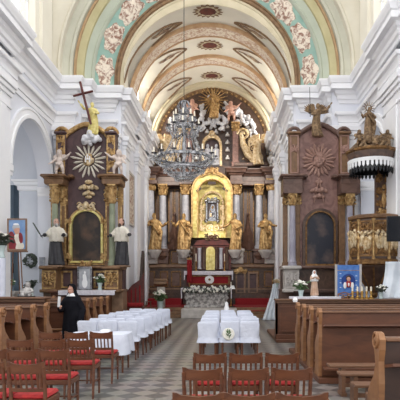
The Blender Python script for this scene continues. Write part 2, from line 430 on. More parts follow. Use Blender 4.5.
    for (a, b) in ((9, 11.6), (15.4, 18.4), (22.2, 26)): mb.bx(XL - 3.4, XL - 3.0, a, b, 2.6, 7.4)
    if sg < 0: mb.mirrored_only()
    struct(mb, 'wall_%s_aisle' % side, M['shadegrey'], False)
    for w, (a, b) in enumerate(((11.6, 15.4), (18.4, 22.2))):  # windows out of view, added to let daylight into the side chapels
        mb = MB()
        for k in range(4): mb.bx(XL - 3.25, XL - 3.18, a + (b - a) * k / 3 - .04, a + (b - a) * k / 3 + .04, 2.6, 7.4)
        for k in range(5): mb.bx(XL - 3.25, XL - 3.18, a, b, 2.6 + 1.18 * k, 2.67 + 1.18 * k)
        if sg < 0: mb.mirrored_only()
        wi = struct(mb, 'window_%d' % (9 + w * 2 + (0 if sg > 0 else 1)), M['white'], False)
        mb = MB(); mb.bx(XL - 3.22, XL - 3.21, a, b, 2.6, 7.4)
        if sg < 0: mb.mirrored_only()
        mb.build('glass_pane', M['glass'], wi, False)
    mb = MB()
    mb.sweep([(XL - 3, 22.6), (XL - 1.55, 22.6)] if False else [(XL - 1.5, 22.9), (XL - 1.55, 22.6), (XL - .3, 22.6)], [(0, 5.75), (.05, 5.8), (.06, 5.95), (.14, 6.0), (.16, 6.12), (.22, 6.15), (.22, 6.22), (0, 6.26)])
    if sg < 0: mb.mirrored_only()
    trim(mb, M['stucco'])
    # barrel vault over the chapels, axis across the nave
    mb = MB()
    A = []; n = 20
    for xx in (XL - .6, XL - 3.2):
        A.append([mb.bm.verts.new((xx, 20.15 + 2.4 * math.cos(PI * i / n), 6.0 + 2.4 * math.sin(PI * i / n))) for i in range(n + 1)])
    mb.loft(A[0], A[1], False)
    if sg < 0: mb.mirrored_only()
    struct(mb, 'ceiling_%s_chapel' % side, M['chapel'])
    mb = MB(); mb.bx(XL - 3.4, XL - .5, 9, 26, 8.6, 8.8)
    if sg < 0: mb.mirrored_only()
    struct(mb, 'ceiling_%s_aisle' % side, M['wall'], False)

# --- stepped chancel arch: painted concentric bands
ZS = 10.9
def band(prof, m, n=64):                         # prof: (radius, y) points swept round the arch, with short stilts
    mb = MB(); rows = []
    for r, y in prof:
        row = [mb.bm.verts.new((XC - r, y, 10.3))]
        row += [mb.bm.verts.new((XC - r * math.cos(PI * i / n), y, ZS + r * math.sin(PI * i / n))) for i in range(n + 1)]
        row += [mb.bm.verts.new((XC + r, y, 10.3))]
        rows.append(row)
    for A, B in zip(rows, rows[1:]): mb.loft(A, B, False)
    return trim(mb, m)
band([(4.6, 24.3), (3.88, 24.2), (3.84, 23.62), (3.88, 23.58), (3.96, 23.6)], M['beige'])
band([(3.96, 23.6), (3.99, 23.52), (4.05, 23.5), (4.08, 23.54), (4.12, 23.56), (4.15, 23.5), (4.2, 23.48), (4.22, 23.55)], M['linebrown'])
band([(4.22, 23.55), (5.0, 23.2)], M['teal'])
band([(5.0, 23.2), (5.03, 23.1), (5.1, 23.05), (5.15, 23.1), (5.4, 22.95)], M['greengrey'])
band([(5.4, 22.95), (5.42, 22.85), (5.68, 22.7)], M['olive'])
band([(5.68, 22.7), (5.7, 22.62), (5.78, 22.62), (5.8, 22.66)], M['ochre'])
band([(5.8, 22.66), (5.82, 22.5), (5.92, 22.45), (5.96, 22.5), (6.2, 22.35)], M['greycream'])
band([(6.2, 22.35), (6.22, 22.1), (6.3, 22.05), (6.34, 22.1), (6.45, 22.05), (6.6, 21.95), (7.2, 21.95)], M['archcream'])
def on_teal(r, a, lift=.02):                     # a: angle from the left springing
    t = (r - 4.22) / .78
    return Vector((XC - r * math.cos(a), 23.55 - .35 * t - lift, ZS + r * math.sin(a)))
for sgn in (-1, 1):
    for j, deg in enumerate((5, 24, 42, 60)):
        a0 = math.radians(deg if sgn < 0 else 180 - deg)
        mb = MB()
        c = mb.bm.verts.new(on_teal(4.61, a0, .05)); R1 = []; R2 = []
        for k in range(28):
            t = 2 * PI * k / 28; w = 1 + .12 * math.cos(6 * t) + .06 * math.sin(3 * t + j)
            R1.append(mb.bm.verts.new(on_teal(4.61 + .25 * w * math.cos(t), a0 + .105 * w * math.sin(t), .05)))
            R2.append(mb.bm.verts.new(on_teal(4.61 + .36 * w * math.cos(t), a0 + .145 * w * math.sin(t), .012)))
        for k in range(28): mb.bm.faces.new((c, R1[k], R1[(k + 1) % 28]))
        mb.loft(R1, R2); trim(mb, M['fresco'])

# --- chancel vault with lunettes
ZV = 10.5
BAYS = [(24.85, .75), (27.65, 1.35), (31.6, 1.6)]
def zv(dx, y):
    dx = abs(dx)
    zb = ZV + math.sqrt(max(0, (RV + .02) ** 2 - dx * dx))
    best = zb
    for yc, w in BAYS:
        if dx > 1.25:
            t = (dx - 1.25) / (RV - 1.25)
            top = 14.2 - 1.35 * t
            q = (y - yc) / (w * max(.02, t) ** .75)
            if abs(q) < 1.3: best = max(best, top - (top - (ZV + math.sqrt(max(0, (RV + .02) ** 2 - dx * dx)))) * abs(q) ** 2)
    return best
mb = MB(); NX, NY = 120, 100
ths = [PI * i / NX for i in range(NX + 1)]
rows = []
for j in range(NY + 1):
    y = 23.6 + (YA - 23.6) * j / NY
    rows.append([mb.bm.verts.new((XC - RV * math.cos(t), y, zv(RV * math.cos(t), y))) for t in ths])
for A, B in zip(rows, rows[1:]): mb.loft(A, B, False)
struct(mb, 'ceiling', M['cream'])
# plaster filling between the vault and the chancel arch
mb = MB(); n = 60
A = [mb.bm.verts.new((XC - RV * math.cos(PI * i / n), 23.62, ZV + (RV + .02) * math.sin(PI * i / n) - .03)) for i in range(n + 1)]
B = [mb.bm.verts.new((XC - 4.5 * math.cos(PI * i / n), 23.62, ZS + 4.5 * math.sin(PI * i / n))) for i in range(n + 1)]
mb.loft(A, B, False); trim(mb, M['beige'])
# lunette walls over the chancel cornice, with windows
for side, sg in (('left', 1), ('right', -1)):
    mb = MB()
    mb.bx(CL - .5, CL, 24.0, 27.0, 10, 13.2); mb.bx(CL - .5, CL, 28.3, 30.8, 10, 13.2); mb.bx(CL - .5, CL, 32.4, YA + .4, 10, 13.2)
    mb.bx(CL - .5, CL, 24.0, YA + .4, 10.2, 10.9); mb.bx(CL - .5, CL, 24.0, YA, 12.5, 13.2)
    if sg < 0: mb.mirrored_only()
    struct(mb, 'wall_%s_lunettes' % side, M['cream'], False)
    for w, (a, b) in enumerate(((27.0, 28.3), (30.8, 32.4))):
        mb = MB()
        for k in range(3):
            y = a + (b - a) * k / 2; mb.bx(CL - .35, CL - .28, y - .04, y + .04, 10.9, 12.5)
        mb.bx(CL - .35, CL - .28, a, b, 11.65, 11.72)
        if sg < 0: mb.mirrored_only()
        wi = struct(mb, 'window_%d' % (5 + w * 2 + (0 if sg > 0 else 1)), M['white'], False)
        mb = MB(); mb.bx(CL - .32, CL - .31, a, b, 10.9, 12.5)
        if sg < 0: mb.mirrored_only()
        mb.build('glass_pane', M['glass'], wi, False)
# painted lines along the groins
mb = MB()
for yc, w in BAYS:
    for sx in (-1, 1):
        for sy in (-1, 1):
            pts = []
            for i in range(16):
                t = (i / 15) ** 1.0; dx = 1.25 + t * (RV - 1.27)
                y = yc + sy * w * t ** .75
                pts.append((XC + sx * dx, y, ZV + math.sqrt(max(0, (RV + .02) ** 2 - dx * dx)) - .02))
            mb.tube(pts, .055, 6)
trim(mb, M['linebrown'])
# transverse ribs
def rib(y0, y1, r=RV - .11):
    n = 56
    def sw(prof, m):
        mb = MB(); rows = []
        for rr, y in prof: rows.append([mb.bm.verts.new((XC - rr * math.cos(PI * i / n), y, ZV + rr * math.sin(PI * i / n))) for i in range(n + 1)])
        for A, B in zip(rows, rows[1:]): mb.loft(A, B, False)
        trim(mb, m)
    e = .11
    sw([(RV + .02, y0), (r - .02, y0), (r - .04, y0 + .04), (r - .04, y0 + e), (r, y0 + e + .02)], M['peach'])
    sw([(r, y0 + e + .02), (r, y1 - e - .02)], M['scroll'])
    sw([(r, y1 - e - .02), (r - .04, y1 - e), (r - .04, y1 - .04), (r - .02, y1), (RV + .02, y1)], M['peach'])
rib(25.3, 26.5); rib(28.8, 29.9)
# painted rosettes along the crown and leaf scrolls in the vault cells
def decal(cx, cy, fn, m, lift=.03, n=40, rings=3):
    mb = MB(); L = []
    for j in range(1, rings + 1):
        L.append([])
        for k in range(n):
            u, v = fn(2 * PI * k / n); u *= j / rings; v *= j / rings
            L[-1].append(mb.bm.verts.new((cx + u, cy + v, zv(cx + u - XC, cy + v) - lift)))
    c = mb.bm.verts.new((cx, cy, zv(cx - XC, cy) - lift))
    for k in range(n): mb.bm.faces.new((c, L[0][k], L[0][(k + 1) % n]))
    for A, B in zip(L, L[1:]): mb.loft(A, B)
    trim(mb, m)
for yc in (24.2, 27.65, 31.7):
    decal(XC, yc, lambda t: (.64 * (1 + .13 * math.cos(16 * t)) * math.cos(t), .54 * (1 + .13 * math.cos(16 * t)) * math.sin(t)), M['linebrown'], .02, 96)
    decal(XC, yc, lambda t: (.5 * (1 + .1 * math.cos(12 * t)) * math.cos(t), .42 * (1 + .1 * math.cos(12 * t)) * math.sin(t)), M['beige'], .03, 96)
    decal(XC, yc, lambda t: (.4 * (1 + .08 * math.cos(10 * t)) * math.cos(t), .33 * math.sin(t)), M['redbrown'], .04, 60)
for yc, w in BAYS:
    for s in (-1, 1):
        for (du, dv, a, b) in ((2.25, 0, .46, .16), (1.75, 0, .26, .08)):
            decal(XC + s * du, yc + dv, lambda t: (a * math.cos(t) * (1 + .18 * math.cos(7 * t)), b * math.sin(t) * (1 + .3 * math.cos(5 * t + 1))), M['leafpaint'], .03, 48)
# apse wall with its round arch bands
mb = MB(); mb.bx(CL - .5, CR + .5, YA, YA + .4, 0, 14.8); struct(mb, 'wall_back', M['apsebrown'], False)
def apse_band(prof, m):
    mb = MB(); rows = []; n = 56
    for r, y in prof: rows.append([mb.bm.verts.new((XC - r * math.cos(PI * i / n), y, ZV + r * math.sin(PI * i / n))) for i in range(n + 1)])
    for A, B in zip(rows, rows[1:]): mb.loft(A, B, False)
    trim(mb, m)
apse_band([(3.92, 32.6), (3.8, 32.6), (3.76, 32.66), (3.62, 32.7), (3.56, 32.8)], M['beige'])
apse_band([(3.56, 32.8), (3.3, 33.0), (3.2, 33.2), (3.18, 33.4)], M['apsebrown'])
mb = MB()
for i in range(1, 34):
    a = PI * i / 34; mb.ell((XC - 3.42 * math.cos(a), 32.9, ZV + 3.42 * math.sin(a)), .07, u=8, v=6)
trim(mb, M['gold'])
# ------------------------------------------------------------------ figures (local: feet at z=0, facing -y, height about 1.8)
def hand(mb, w, f, palm_n, k=1.0, curl=.5, r=.0085):
    """a palm with four unequal bent fingers and a thumb: w wrist, f finger direction, palm_n palm normal"""
    w = Vector(w); f = Vector(f).normalized(); pn = Vector(palm_n); pn = (pn - f * pn.dot(f)).normalized(); s = f.cross(pn)
    mb.tube([w - f * .02 * k, w + f * .02 * k, w + f * .085 * k], [.026 * k, .032 * k, .036 * k], 10, flat=.5) if False else None
    for q in (-1.2, -.4, .4, 1.2):
        mb.tube([w - f * .01 * k, w + f * .045 * k + s * q * .012 * k, w + f * .09 * k + s * q * .017 * k], [.017 * k, .017 * k, .013 * k], 8)
    for q, L in ((-1.5, .072), (-.5, .085), (.5, .08), (1.5, .062)):
        p = w + f * .085 * k + s * q * .0195 * k
        p1 = p + (f * math.cos(curl * .6) + pn * math.sin(curl * .6)) * L * .45 * k
        p2 = p1 + (f * math.cos(curl * 1.5) + pn * math.sin(curl * 1.5)) * L * .32 * k
        p3 = p2 + (f * math.cos(curl * 2.3) + pn * math.sin(curl * 2.3)) * L * .25 * k
        mb.tube([p, p1, p2, p3], [r * 1.1 * k, r * k, r * .92 * k, r * .75 * k], 7)
    t0 = w + f * .025 * k - s * .024 * k
    t1 = t0 - s * .024 * k + f * .03 * k + pn * .012 * k
    t2 = t1 + f * .03 * k - s * .008 * k + pn * .012 * k
    mb.tube([t0, t1, t2], [.014 * k, .011 * k, .008 * k], 7)
def head(mb, c, k=1.0, tilt=0, turn=0, beard=False, hair=True):
    c = Vector(c); R = Matrix.Rotation(turn, 3, 'Z') @ Matrix.Rotation(tilt, 3, 'X')
    def e(p, r, rot=(0, 0, 0), u=14, v=10): mb.ell(c + R @ (Vector(p) * k), [q * k for q in r], (R @ Euler(rot).to_matrix()).to_euler(), u, v)
    e((0, .012, .035), (.076, .094, .09)); e((0, -.012, -.03), (.062, .075, .085)); e((0, -.035, -.085), (.036, .036, .03))
    e((0, -.094, -.015), (.012, .02, .024), (-.35, 0, 0)); e((0, -.085, .018), (.012, .014, .03))
    for s in (-1, 1):
        e((s * .03, -.078, .02), (.016, .012, .01)); e((s * .031, -.083, .036), (.024, .012, .007)); e((s * .036, -.066, -.03), (.022, .018, .022)); e((s * .078, .012, -.005), (.01, .02, .03))
    e((0, -.084, -.05), (.022, .01, .006)); e((0, -.082, -.06), (.018, .01, .006))
    if beard: e((0, -.06, -.1), (.048, .04, .065)); e((0, -.065, -.16), (.03, .026, .06))
    if hair: e((0, .035, .055), (.088, .095, .08)); e((-.06, .05, -.02), (.035, .06, .09)); e((.06, .05, -.02), (.035, .06, .09))
def robe(mb, h0=1.46, sway=.04, folds=9, amp=.1, ph=0., w=1.0):
    P = [(.03, 0), (.27, .005), (.29, .04), (.275, .2), (.25, .5), (.23, .8), (.205, 1.0), (.2, 1.1), (.21, 1.25), (.225, 1.36), (.2, 1.44), (.12, 1.49), (.06, 1.52)]
    def fo(a, z):
        k = max(0, min(1, (1.3 - z) / 1.2)); return amp * k * (math.sin(folds * a + ph + 1.2 * math.sin(2.1 * z + ph)) + .5 * math.sin((folds * 2 + 1) * a + 2 * ph))
    n0 = len(mb.bm.verts)
    mb.lathe([(r * w, z) for r, z in P], seg=56, fold=fo, sx=1, sy=.72)
    mb.bm.verts.ensure_lookup_table()
    for v in list(mb.bm.verts)[n0:]: v.co.x += sway * math.sin(v.co.z / 1.5 * PI); 
def arm(mb, s, el, wr, k=1.0, sleeve=True, x=.19):
    sh = Vector((s * x, 0, 1.41)); el = Vector(el); wr = Vector(wr)
    if sleeve: mb.tube([sh, sh.lerp(el, .5), el, el.lerp(wr, .55), el.lerp(wr, .8)], [.075, .07, .066, .072, .08], 12)
    mb.tube([sh, el, wr], [.06, .048, .03], 10)
    f = (wr - el).normalized(); hand(mb, wr, f, Vector((0, -1, 0)) if abs(f.y) < .8 else Vector((-s, 0, 0)), 1.1, .5, .013)
def wing(mb, s, root, ang=.6, L=.75, th=1.):
    root = Vector(root)
    for i in range(8):
        a = ang + (i - 3) * .17; l = L * (1 - .05 * abs(i - 2))
        d = Vector((s * math.cos(a), .18, math.sin(a)))
        p = root + d * l * .5
        mb.ell(p, (l * .52, .028 * th, .06 * th), (0, -s * a if s > 0 else a, 0) if True else 0, 10, 6)
def drape(mb, pts, r): mb.tube(pts, r, 10, flat=.6)
def saint(m, name, kind=0, voxel=.022):
    mb = MB(); robe(mb, sway=.05 if kind % 2 == 0 else -.05, ph=kind * 1.3, folds=8 + kind % 3, amp=.13)
    head(mb, (0, -.02, 1.66), 1.05, .1, (.4, -.4, .15, -.2)[kind % 4], beard=kind in (0, 1, 2)); mb.tube([(0, 0, 1.45), (0, -.01, 1.58)], [.075, .06], 10)
    if kind % 4 == 0: arm(mb, -1, (-.36, -.1, 1.18), (-.2, -.32, 1.2)); arm(mb, 1, (.38, -.06, 1.15), (.6, -.2, 1.32))
    elif kind % 4 == 1: arm(mb, -1, (-.4, -.06, 1.14), (-.58, -.22, 1.3)); arm(mb, 1, (.34, -.12, 1.16), (.08, -.3, 1.25))
    elif kind % 4 == 2: arm(mb, -1, (-.36, -.1, 1.2), (-.62, -.16, 1.1)); arm(mb, 1, (.36, -.1, 1.16), (.15, -.3, 1.05))
    else: arm(mb, -1, (-.34, -.12, 1.16), (-.1, -.3, 1.12)); arm(mb, 1, (.36, -.12, 1.2), (.64, -.14, 1.14))
    drape(mb, [(-.2, -.1, 1.42), (-.05, -.22, 1.15), (.18, -.22, .85), (.3, -.05, .6)], [.06, .08, .1, .05])
    drape(mb, [(.22, -.02, 1.2), (.3, -.1, .9), (.26, -.14, .5), (.28, -.05, .15)], [.06, .1, .09, .05])
    for s in (-1, 1): mb.ell((s * .1, -.22, .03), (.05, .11, .035))
    return sculpt(mb, name, m, voxel)
def angel(m, name, kind=0, voxel=.024, wings=True):
    mb = MB(); robe(mb, sway=.1 if kind else -.1, ph=kind + .5, folds=7, amp=.16)
    head(mb, (0, -.03, 1.66), 1.05, .15, .3 - .6 * kind); mb.tube([(0, 0, 1.45), (0, -.01, 1.58)], [.075, .06], 10)
    s = -1 if kind else 1
    arm(mb, s, (s * .42, -.1, 1.42), (s * .62, -.18, 1.7)); arm(mb, -s, (-s * .38, -.1, 1.16), (-s * .22, -.32, 1.1))
    if wings: wing(mb, -1, (-.1, .14, 1.3), .75); wing(mb, 1, (.1, .14, 1.3), .75)
    for q in (-1, 1): mb.ell((q * .1, -.2, .03), (.05, .11, .035))
    return sculpt(mb, name, m, voxel)
def putto(m, name, kind=0, voxel=.014, wings=True):
    """a seated or striding child angel about .85 high"""
    mb = MB(); s = 1 if kind % 2 == 0 else -1
    mb.ell((0, 0, .36), (.115, .1, .12)); mb.ell((0, -.01, .47), (.105, .085, .12)); mb.tube([(0, 0, .5), (0, -.01, .62)], [.07, .05], 10)
    head(mb, (0, -.02, .7), .95, .1, s * .35)
    mb.tube([(s * .06, 0, .32), (s * .13, -.1, .2), (s * .14, -.04, .02)], [.075, .056, .036], 10); mb.ell((s * .14, -.08, .02), (.03, .065, .022))
    mb.tube([(-s * .06, 0, .3), (-s * .1, -.04, .16), (-s * .1, .02, .02)], [.072, .052, .036], 10); mb.ell((-s * .1, -.03, .02), (.03, .065, .022))
    for q, el, w in ((s, (s * .24, -.06, .56), (s * .36, -.1, .66)), (-s, (-s * .2, -.08, .4), (-s * .26, -.16, .34))):
        mb.tube([(q * .1, 0, .54), el, w], [.048, .042, .028], 9); hand(mb, w, Vector(w) - Vector(el), (0, -1, 0), .62, .4, .013)
    if wings: wing(mb, -1, (-.04, .09, .5), .9, .25, .7); wing(mb, 1, (.04, .09, .5), .9, .25, .7)
    mb.tube([(-.12, -.08, .36), (0, -.12, .3), (.14, -.06, .38)], [.03, .05, .03], 8)
    return sculpt(mb, name, m, voxel)
def cloud(m, name, c, r, n=14, voxel=.04, seed=1, squash=.5):
    rd = random.Random(seed); mb = MB()
    for i in range(n):
        a = rd.uniform(0, 2 * PI); q = rd.uniform(.1, 1) ** .5
        mb.ell((c[0] + r[0] * q * math.cos(a), c[1] + rd.uniform(-.5, .5) * r[1], c[2] + r[2] * q * math.sin(a)), rd.uniform(.22, .38) * min(r[0], r[2]) + .03, u=10, v=7)
    return sculpt(mb, name, m, voxel, 1)
def column_parts(parent, x, y, z0, z1, r, mcol, cap='gold', caph=.62, name='column'):
    mb = MB(); zt = z1 - caph
    mb.lathe([(r * 1.35, z0), (r * 1.35, z0 + .08), (r * 1.2, z0 + .1), (r * 1.3, z0 + .16), (r * 1.05, z0 + .22), (r, z0 + .3), (r * 1.02, z0 + (zt - z0) * .35), (r * .87, zt), (r * .8, zt)], (x, y, 0), 24)
    c = mb.build(name, M[mcol], parent)
    mb = MB()
    mb.lathe([(r * .9, zt - .03), (r * 1.0, zt), (r * .9, zt + .05), (r * .98, zt + caph * .4), (r * 1.35, zt + caph * .85), (r * .8, zt + caph * .86)], (x, y, 0), 20)
    for k in range(8):
        a = 2 * PI * k / 8
        for (q, hh, dr) in ((0, .42, .2), (PI / 8, .7, .38)):
            ca, sa = math.cos(a + q), math.sin(a + q)
            mb.tube([(x + r * .95 * ca, y + r * .95 * sa, zt + .02), (x + r * 1.08 * ca, y + r * 1.08 * sa, zt + caph * hh * .7), (x + r * (1.05 + dr) * ca, y + r * (1.05 + dr) * sa, zt + caph * hh), (x + r * (1.12 + dr) * ca, y + r * (1.12 + dr) * sa, zt + caph * hh * .86)], [r * .24, r * .26, r * .2, r * .1], 6)
    for sx in (-1, 1):
        for sy in (-1, 1): mb.ell((x + sx * r * 1.1, y + sy * r * 1.1, zt + caph * .78), r * .3, u=8, v=6)
    mb.bx(x - r * 1.4, x + r * 1.4, y - r * 1.4, y + r * 1.4, zt + caph * .86, z1, .02)
    mb.build('capital', M[cap], c)
    return c
def scroll_pts(c, r0, turns, sx=1, start=0, n=30, plane='xz', y=0):
    P = []
    for i in range(n + 1):
        t = i / n; a = start + turns * 2 * PI * t; r = r0 * (1 - .85 * t)
        P.append((c[0] + sx * r * math.cos(a), y, c[1] + r * math.sin(a)))
    return P
def ornament(mb, c, w, h, y, n=10, seed=0):       # carved leafwork: scrolls and buds in relief on a frontal face
    rd = random.Random(seed)
    for s in (-1, 1):
        mb.tube(scroll_pts((c[0] + s * w * .28, c[1]), min(w * .26, h * .45), 1.4, s, PI, 22, y=y), [.022 + .016 * math.sin(PI * i / 22) for i in range(23)], 6)
        mb.tube(scroll_pts((c[0] + s * w * .36, c[1] + h * .22), min(w * .16, h * .28), 1.2, s, 0, 18, y=y), .02, 6)
    mb.ell((c[0], y, c[1] + h * .1), (w * .1, .05, h * .3))
    for i in range(n):
        mb.ell((c[0] + rd.uniform(-.46, .46) * w, y, c[1] + rd.uniform(-.42, .42) * h), (rd.uniform(.03, .07), .04, rd.uniform(.03, .08)), (0, rd.uniform(-1, 1), 0), 8, 6)
def rect_frame(mb, x0, x1, z0, z1, t, y0, y1):
    mb.frame([(x0 + t, z0 + t), (x0 + t, z1 - t), (x1 - t, z1 - t), (x1 - t, z0 + t)], [(x0, z0), (x0, z1), (x1, z1), (x1, z0)], y0, y1)
def place_fig(me, name, loc, k, label, cat, rz=0, group=None):
    o = link(name, me); o.location = loc; o.scale = (k, k, k); o.rotation_euler = (0, 0, rz); return tag(o, label, cat, group)
# ------------------------------------------------------------------ the high altar
D = 31.3
ha = empty('high_altar', (XC, 32, .48), 'tall dark brown and gold high altar with a glowing gold niche at the chancel end', 'altar')
def P(name, m, fn, parent=ha, smooth=True):
    mb = MB(); fn(mb); return mb.build(name, M[m], parent, smooth)
def f(mb):
    mb.bx(wx(143, D), wx(279, D), 30.9, YA, .48, wz(293, 30.9), .03); mb.bx(wx(145, D), wx(277, D), 31.1, YA, wz(293, D), wz(289, D), .03)
base = P('base', 'darkmarble', f)
def f(mb): mb.pb(147, 275, 266, 290, 31.3, 2.0)
P('lower_pedestal', 'darkmarble', f)
def f(mb):
    for i, (y, e) in enumerate(((31.22, 0), (31.15, .0), (31.1, 0))): mb.pb(145.5 - i * .5, 276.5 + i * .5, 268 - i * 1.2, 268.6 - i * .8, y, 1.8)
    mb.pb(144.5, 277.5, 264.2, 267.6, 31.05, 2.0, .04); mb.pb(145, 277, 288, 290, 31.1, 1.8, .03)
P('moulding', 'tanmarble', f)
def f(mb): mb.pb(147, 275, 249, 265, 31.9, 1.4)
P('upper_pedestal', 'darkmarble', f)
for x0, x1 in ((148, 155), (160, 168), (171, 181), (237, 246), (248, 259), (264, 273)):
    pn = P('panel', 'rosemarble', lambda mb: mb.pb(x0 + 1, x1 - 1, 272, 286, 31.24, .1, .02))
    P('panel_frame', 'oldgold', lambda mb: rect_frame(mb, wx(x0, 31.2), wx(x1, 31.2), wz(287, 31.2), wz(271, 31.2), .07, 31.19, 31.31), pn)
for x0, x1 in ((162, 170), (171, 180), (240, 248), (249, 258)):
    pn = P('panel', 'rosemarble', lambda mb: mb.pb(x0 + 1, x1 - 1, 252, 263, 31.84, .1, .02))
    P('panel_frame', 'oldgold', lambda mb: rect_frame(mb, wx(x0, 31.8), wx(x1, 31.8), wz(264, 31.8), wz(251, 31.8), .05, 31.8, 31.9), pn)
# two small doors with gold pediments in the right of the base
for x in (240.5, 253):
    dr = P('niche_door', 'plum', lambda mb: mb.pb(x - 4, x + 4, 274, 293, 31.12, .12, .02))
    P('door_frame', 'tanmarble', lambda mb: rect_frame(mb, wx(x - 5, 31.05), wx(x + 5, 31.05), wz(294, 31.05), wz(272, 31.05), .1, 31.03, 31.2), dr)
P('crest', 'gold', lambda mb: (mb.ell((wx(240.5, 31), 30.98, wz(271, 31)), (.42, .06, .1)), mb.ell((wx(240.5, 31), 30.95, wz(269, 31)), (.16, .06, .14)), ornament(mb, (wx(240.5, 31), wz(271.5, 31)), .9, .3, 30.96, 6)))
# columns
cols = [(150, 31.35, 179.5, .27), (163, 31.75, 184.5, .22), (185.8, 31.45, 184, .25)]
for (x, y, yt, r) in cols:
    for q in (0, 1):
        xx = x if not q else 422 - x
        X = wx(xx, y); yb = 248
        P('column_pedestal', 'palestone' if r > .23 else 'rosemarble', lambda mb: (mb.bx(X - r * 1.7, X + r * 1.7, y - r * 1.7, 32.3, wz(264, y), wz(251.5, y), .03), mb.bx(X - r * 2, X + r * 2, y - r * 2, 32.3, wz(252, y), wz(249, y), .03), mb.lathe([(r * .6, wz(264, y)), (r * 1.6, wz(259, y)), (r * 2, wz(256, y)), (r * 1.2, wz(252, y))], (X, y - r * .4, 0), 16)))
        column_parts(ha, X, y, wz(249, y), wz(yt, y), r, 'greymarble', 'gold', .66)
# body behind the columns
P('retable_wall', 'darkmarble', lambda mb: mb.pb(146, 276, 166, 250, 32.5, .9))
for x0, x1 in ((168.5, 173.5), (174.5, 179.5), (243, 248), (249, 254), (155.5, 158.5), (263.5, 266.5)):
    pn = P('strip_panel', 'rosemarble', lambda mb: mb.pb(x0 + .4, x1 - .4, 190, 246, 32.42, .1))
    P('gilt_edge', 'oldgold', lambda mb: rect_frame(mb, wx(x0, 32.4), wx(x1, 32.4), wz(247, 32.4), wz(189, 32.4), .05, 32.38, 32.5), pn)
# pyramidal ornaments between the columns
for x in (174, 248):
    P('obelisk', 'rosemarble', lambda mb: (mb.lathe([(.5, wz(250, 31.9)), (.5, wz(245, 31.9)), (.28, wz(241, 31.9)), (.32, wz(234, 31.9)), (.16, wz(228, 31.9)), (.05, wz(216, 31.9))], (wx(x, 31.9), 32.1, 0), 4), mb.ell((wx(x, 31.9), 32.1, wz(214, 31.9)), .1)))
# entablature, stepped forward over the columns
def ent(mb):
    path = [(wx(144, 31), 33), (wx(144, 31), 31.0), (wx(156, 31), 31.0), (wx(156, 31), 31.5), (wx(180, 31.4), 31.5), (wx(180, 31.2), 31.1), (wx(191.5, 31.1), 31.1), (wx(191.5, 31.1), 33)]
    mb.sweep(path, [(0, wz(184, 31)), (.05, wz(183.5, 31)), (.05, wz(180, 31)), (.0, wz(179.5, 31)), (.0, wz(175, 31)), (.06, wz(174.5, 31)), (.1, wz(173, 31)), (.22, wz(172, 31)), (.24, wz(170, 31)), (.32, wz(168.5, 31)), (.32, wz(167.5, 31)), (0, wz(166.5, 31))])
    for (x0, x1, y) in ((144, 156, 31.0), (156, 180, 31.5), (180, 191.5, 31.1)): mb.bx(wx(x0, 31) + .02, wx(x1, 31) - .02, y + .03, 33, wz(183.5, 31), wz(167.5, 31))
P('entablature', 'rosemarble', ent)
mb = MB(); ent(mb); mb.mirrored_only(wx(211, 31.2)); mb.build('entablature', M['rosemarble'], ha)
# urns over the outer columns
for x in (150, 272):
    P('urn', 'stonegrey' if x > 200 else 'silver', lambda mb: mb.lathe([(.2, wz(167, 31.3)), (.12, wz(165, 31.3)), (.26, wz(161, 31.3)), (.3, wz(158, 31.3)), (.14, wz(155, 31.3)), (.18, wz(153, 31.3)), (.05, wz(150, 31.3))], (wx(x, 31.3), 31.3, 0), 16))
# central gold niche
s_ = F / 31.2
cx = wx(212, 31.2)
def Z(y): return wz(y, 31.2)
def aw(px_): return px_ / s_
P('niche_frame', 'brightgold', lambda mb: mb.frame(arch_pts(cx, aw(14.2), Z(238), Z(193), aw(13.5)), arch_pts(cx, aw(19.5), Z(238), Z(192), aw(19.5)), 31.1, 31.9))
nf = P('niche_back', 'brightgold', lambda mb: mb.prism(arch_pts(cx, aw(15.5), Z(238), Z(193), aw(14)), 'xz', 31.75, 31.95))
P('niche_moulding', 'gold', lambda mb: (mb.frame(arch_pts(cx, aw(19.2), Z(238), Z(192), aw(19.2)), arch_pts(cx, aw(20.6), Z(238), Z(192), aw(20.6)), 31.0, 31.3), mb.frame(arch_pts(cx, aw(13.6), Z(238), Z(193), aw(13)), arch_pts(cx, aw(14.6), Z(238), Z(193), aw(14)), 31.02, 31.3)))
P('inner_arch', 'palegold', lambda mb: (mb.frame(arch_pts(cx, aw(10.2), Z(230), Z(203), aw(11)), arch_pts(cx, aw(12), Z(230), Z(203), aw(13)), 31.55, 31.8), [mb.ell((cx + aw(11.2) * math.cos(a), 31.55, Z(203) + aw(12) * math.sin(a)), .07, u=8, v=6) for a in [PI * i / 14 for i in range(15)]]))
P('name_plate', 'darkwood', lambda mb: (mb.box((cx, 31.06, Z(183.5)), (aw(8), .06, aw(3))), mb.box((cx - aw(13), 31.06, Z(190)), (aw(6), .06, aw(2.2)), (0, -.7, 0)), mb.box((cx + aw(13), 31.06, Z(190)), (aw(6), .06, aw(2.2)), (0, .7, 0))))
def f(mb):
    for i in range(28):
        a = PI * 2 * i / 28; r0, r1 = aw(7.5), aw(11.5 if i % 2 else 9.5); c = Vector((cx, 31.62, Z(209)))
        d = Vector((math.cos(a), 0, math.sin(a) * 1.2)); mb.tube([c + d * r0, c + d * r1], [.05, .012], 5)
P('icon_rays', 'palegold', f)
def f(mb):
    rect_frame(mb, cx - aw(6.3), cx + aw(6.3), Z(220.5), Z(200.5), aw(1.5), 31.45, 31.65)
    for s in (-1, 1):
        for z in (200.5, 220.5): mb.ell((cx + s * aw(6), 31.45, Z(z)), .13)
    ornament(mb, (cx, Z(199)), aw(11), aw(5), 31.45, 8, 3)
ic = P('icon_frame', 'silvermetal', f)
P('icon_panel', 'darkwood', lambda mb: mb.box((cx, 31.6, Z(210.5)), (aw(10.5), .05, aw(18))), ic)
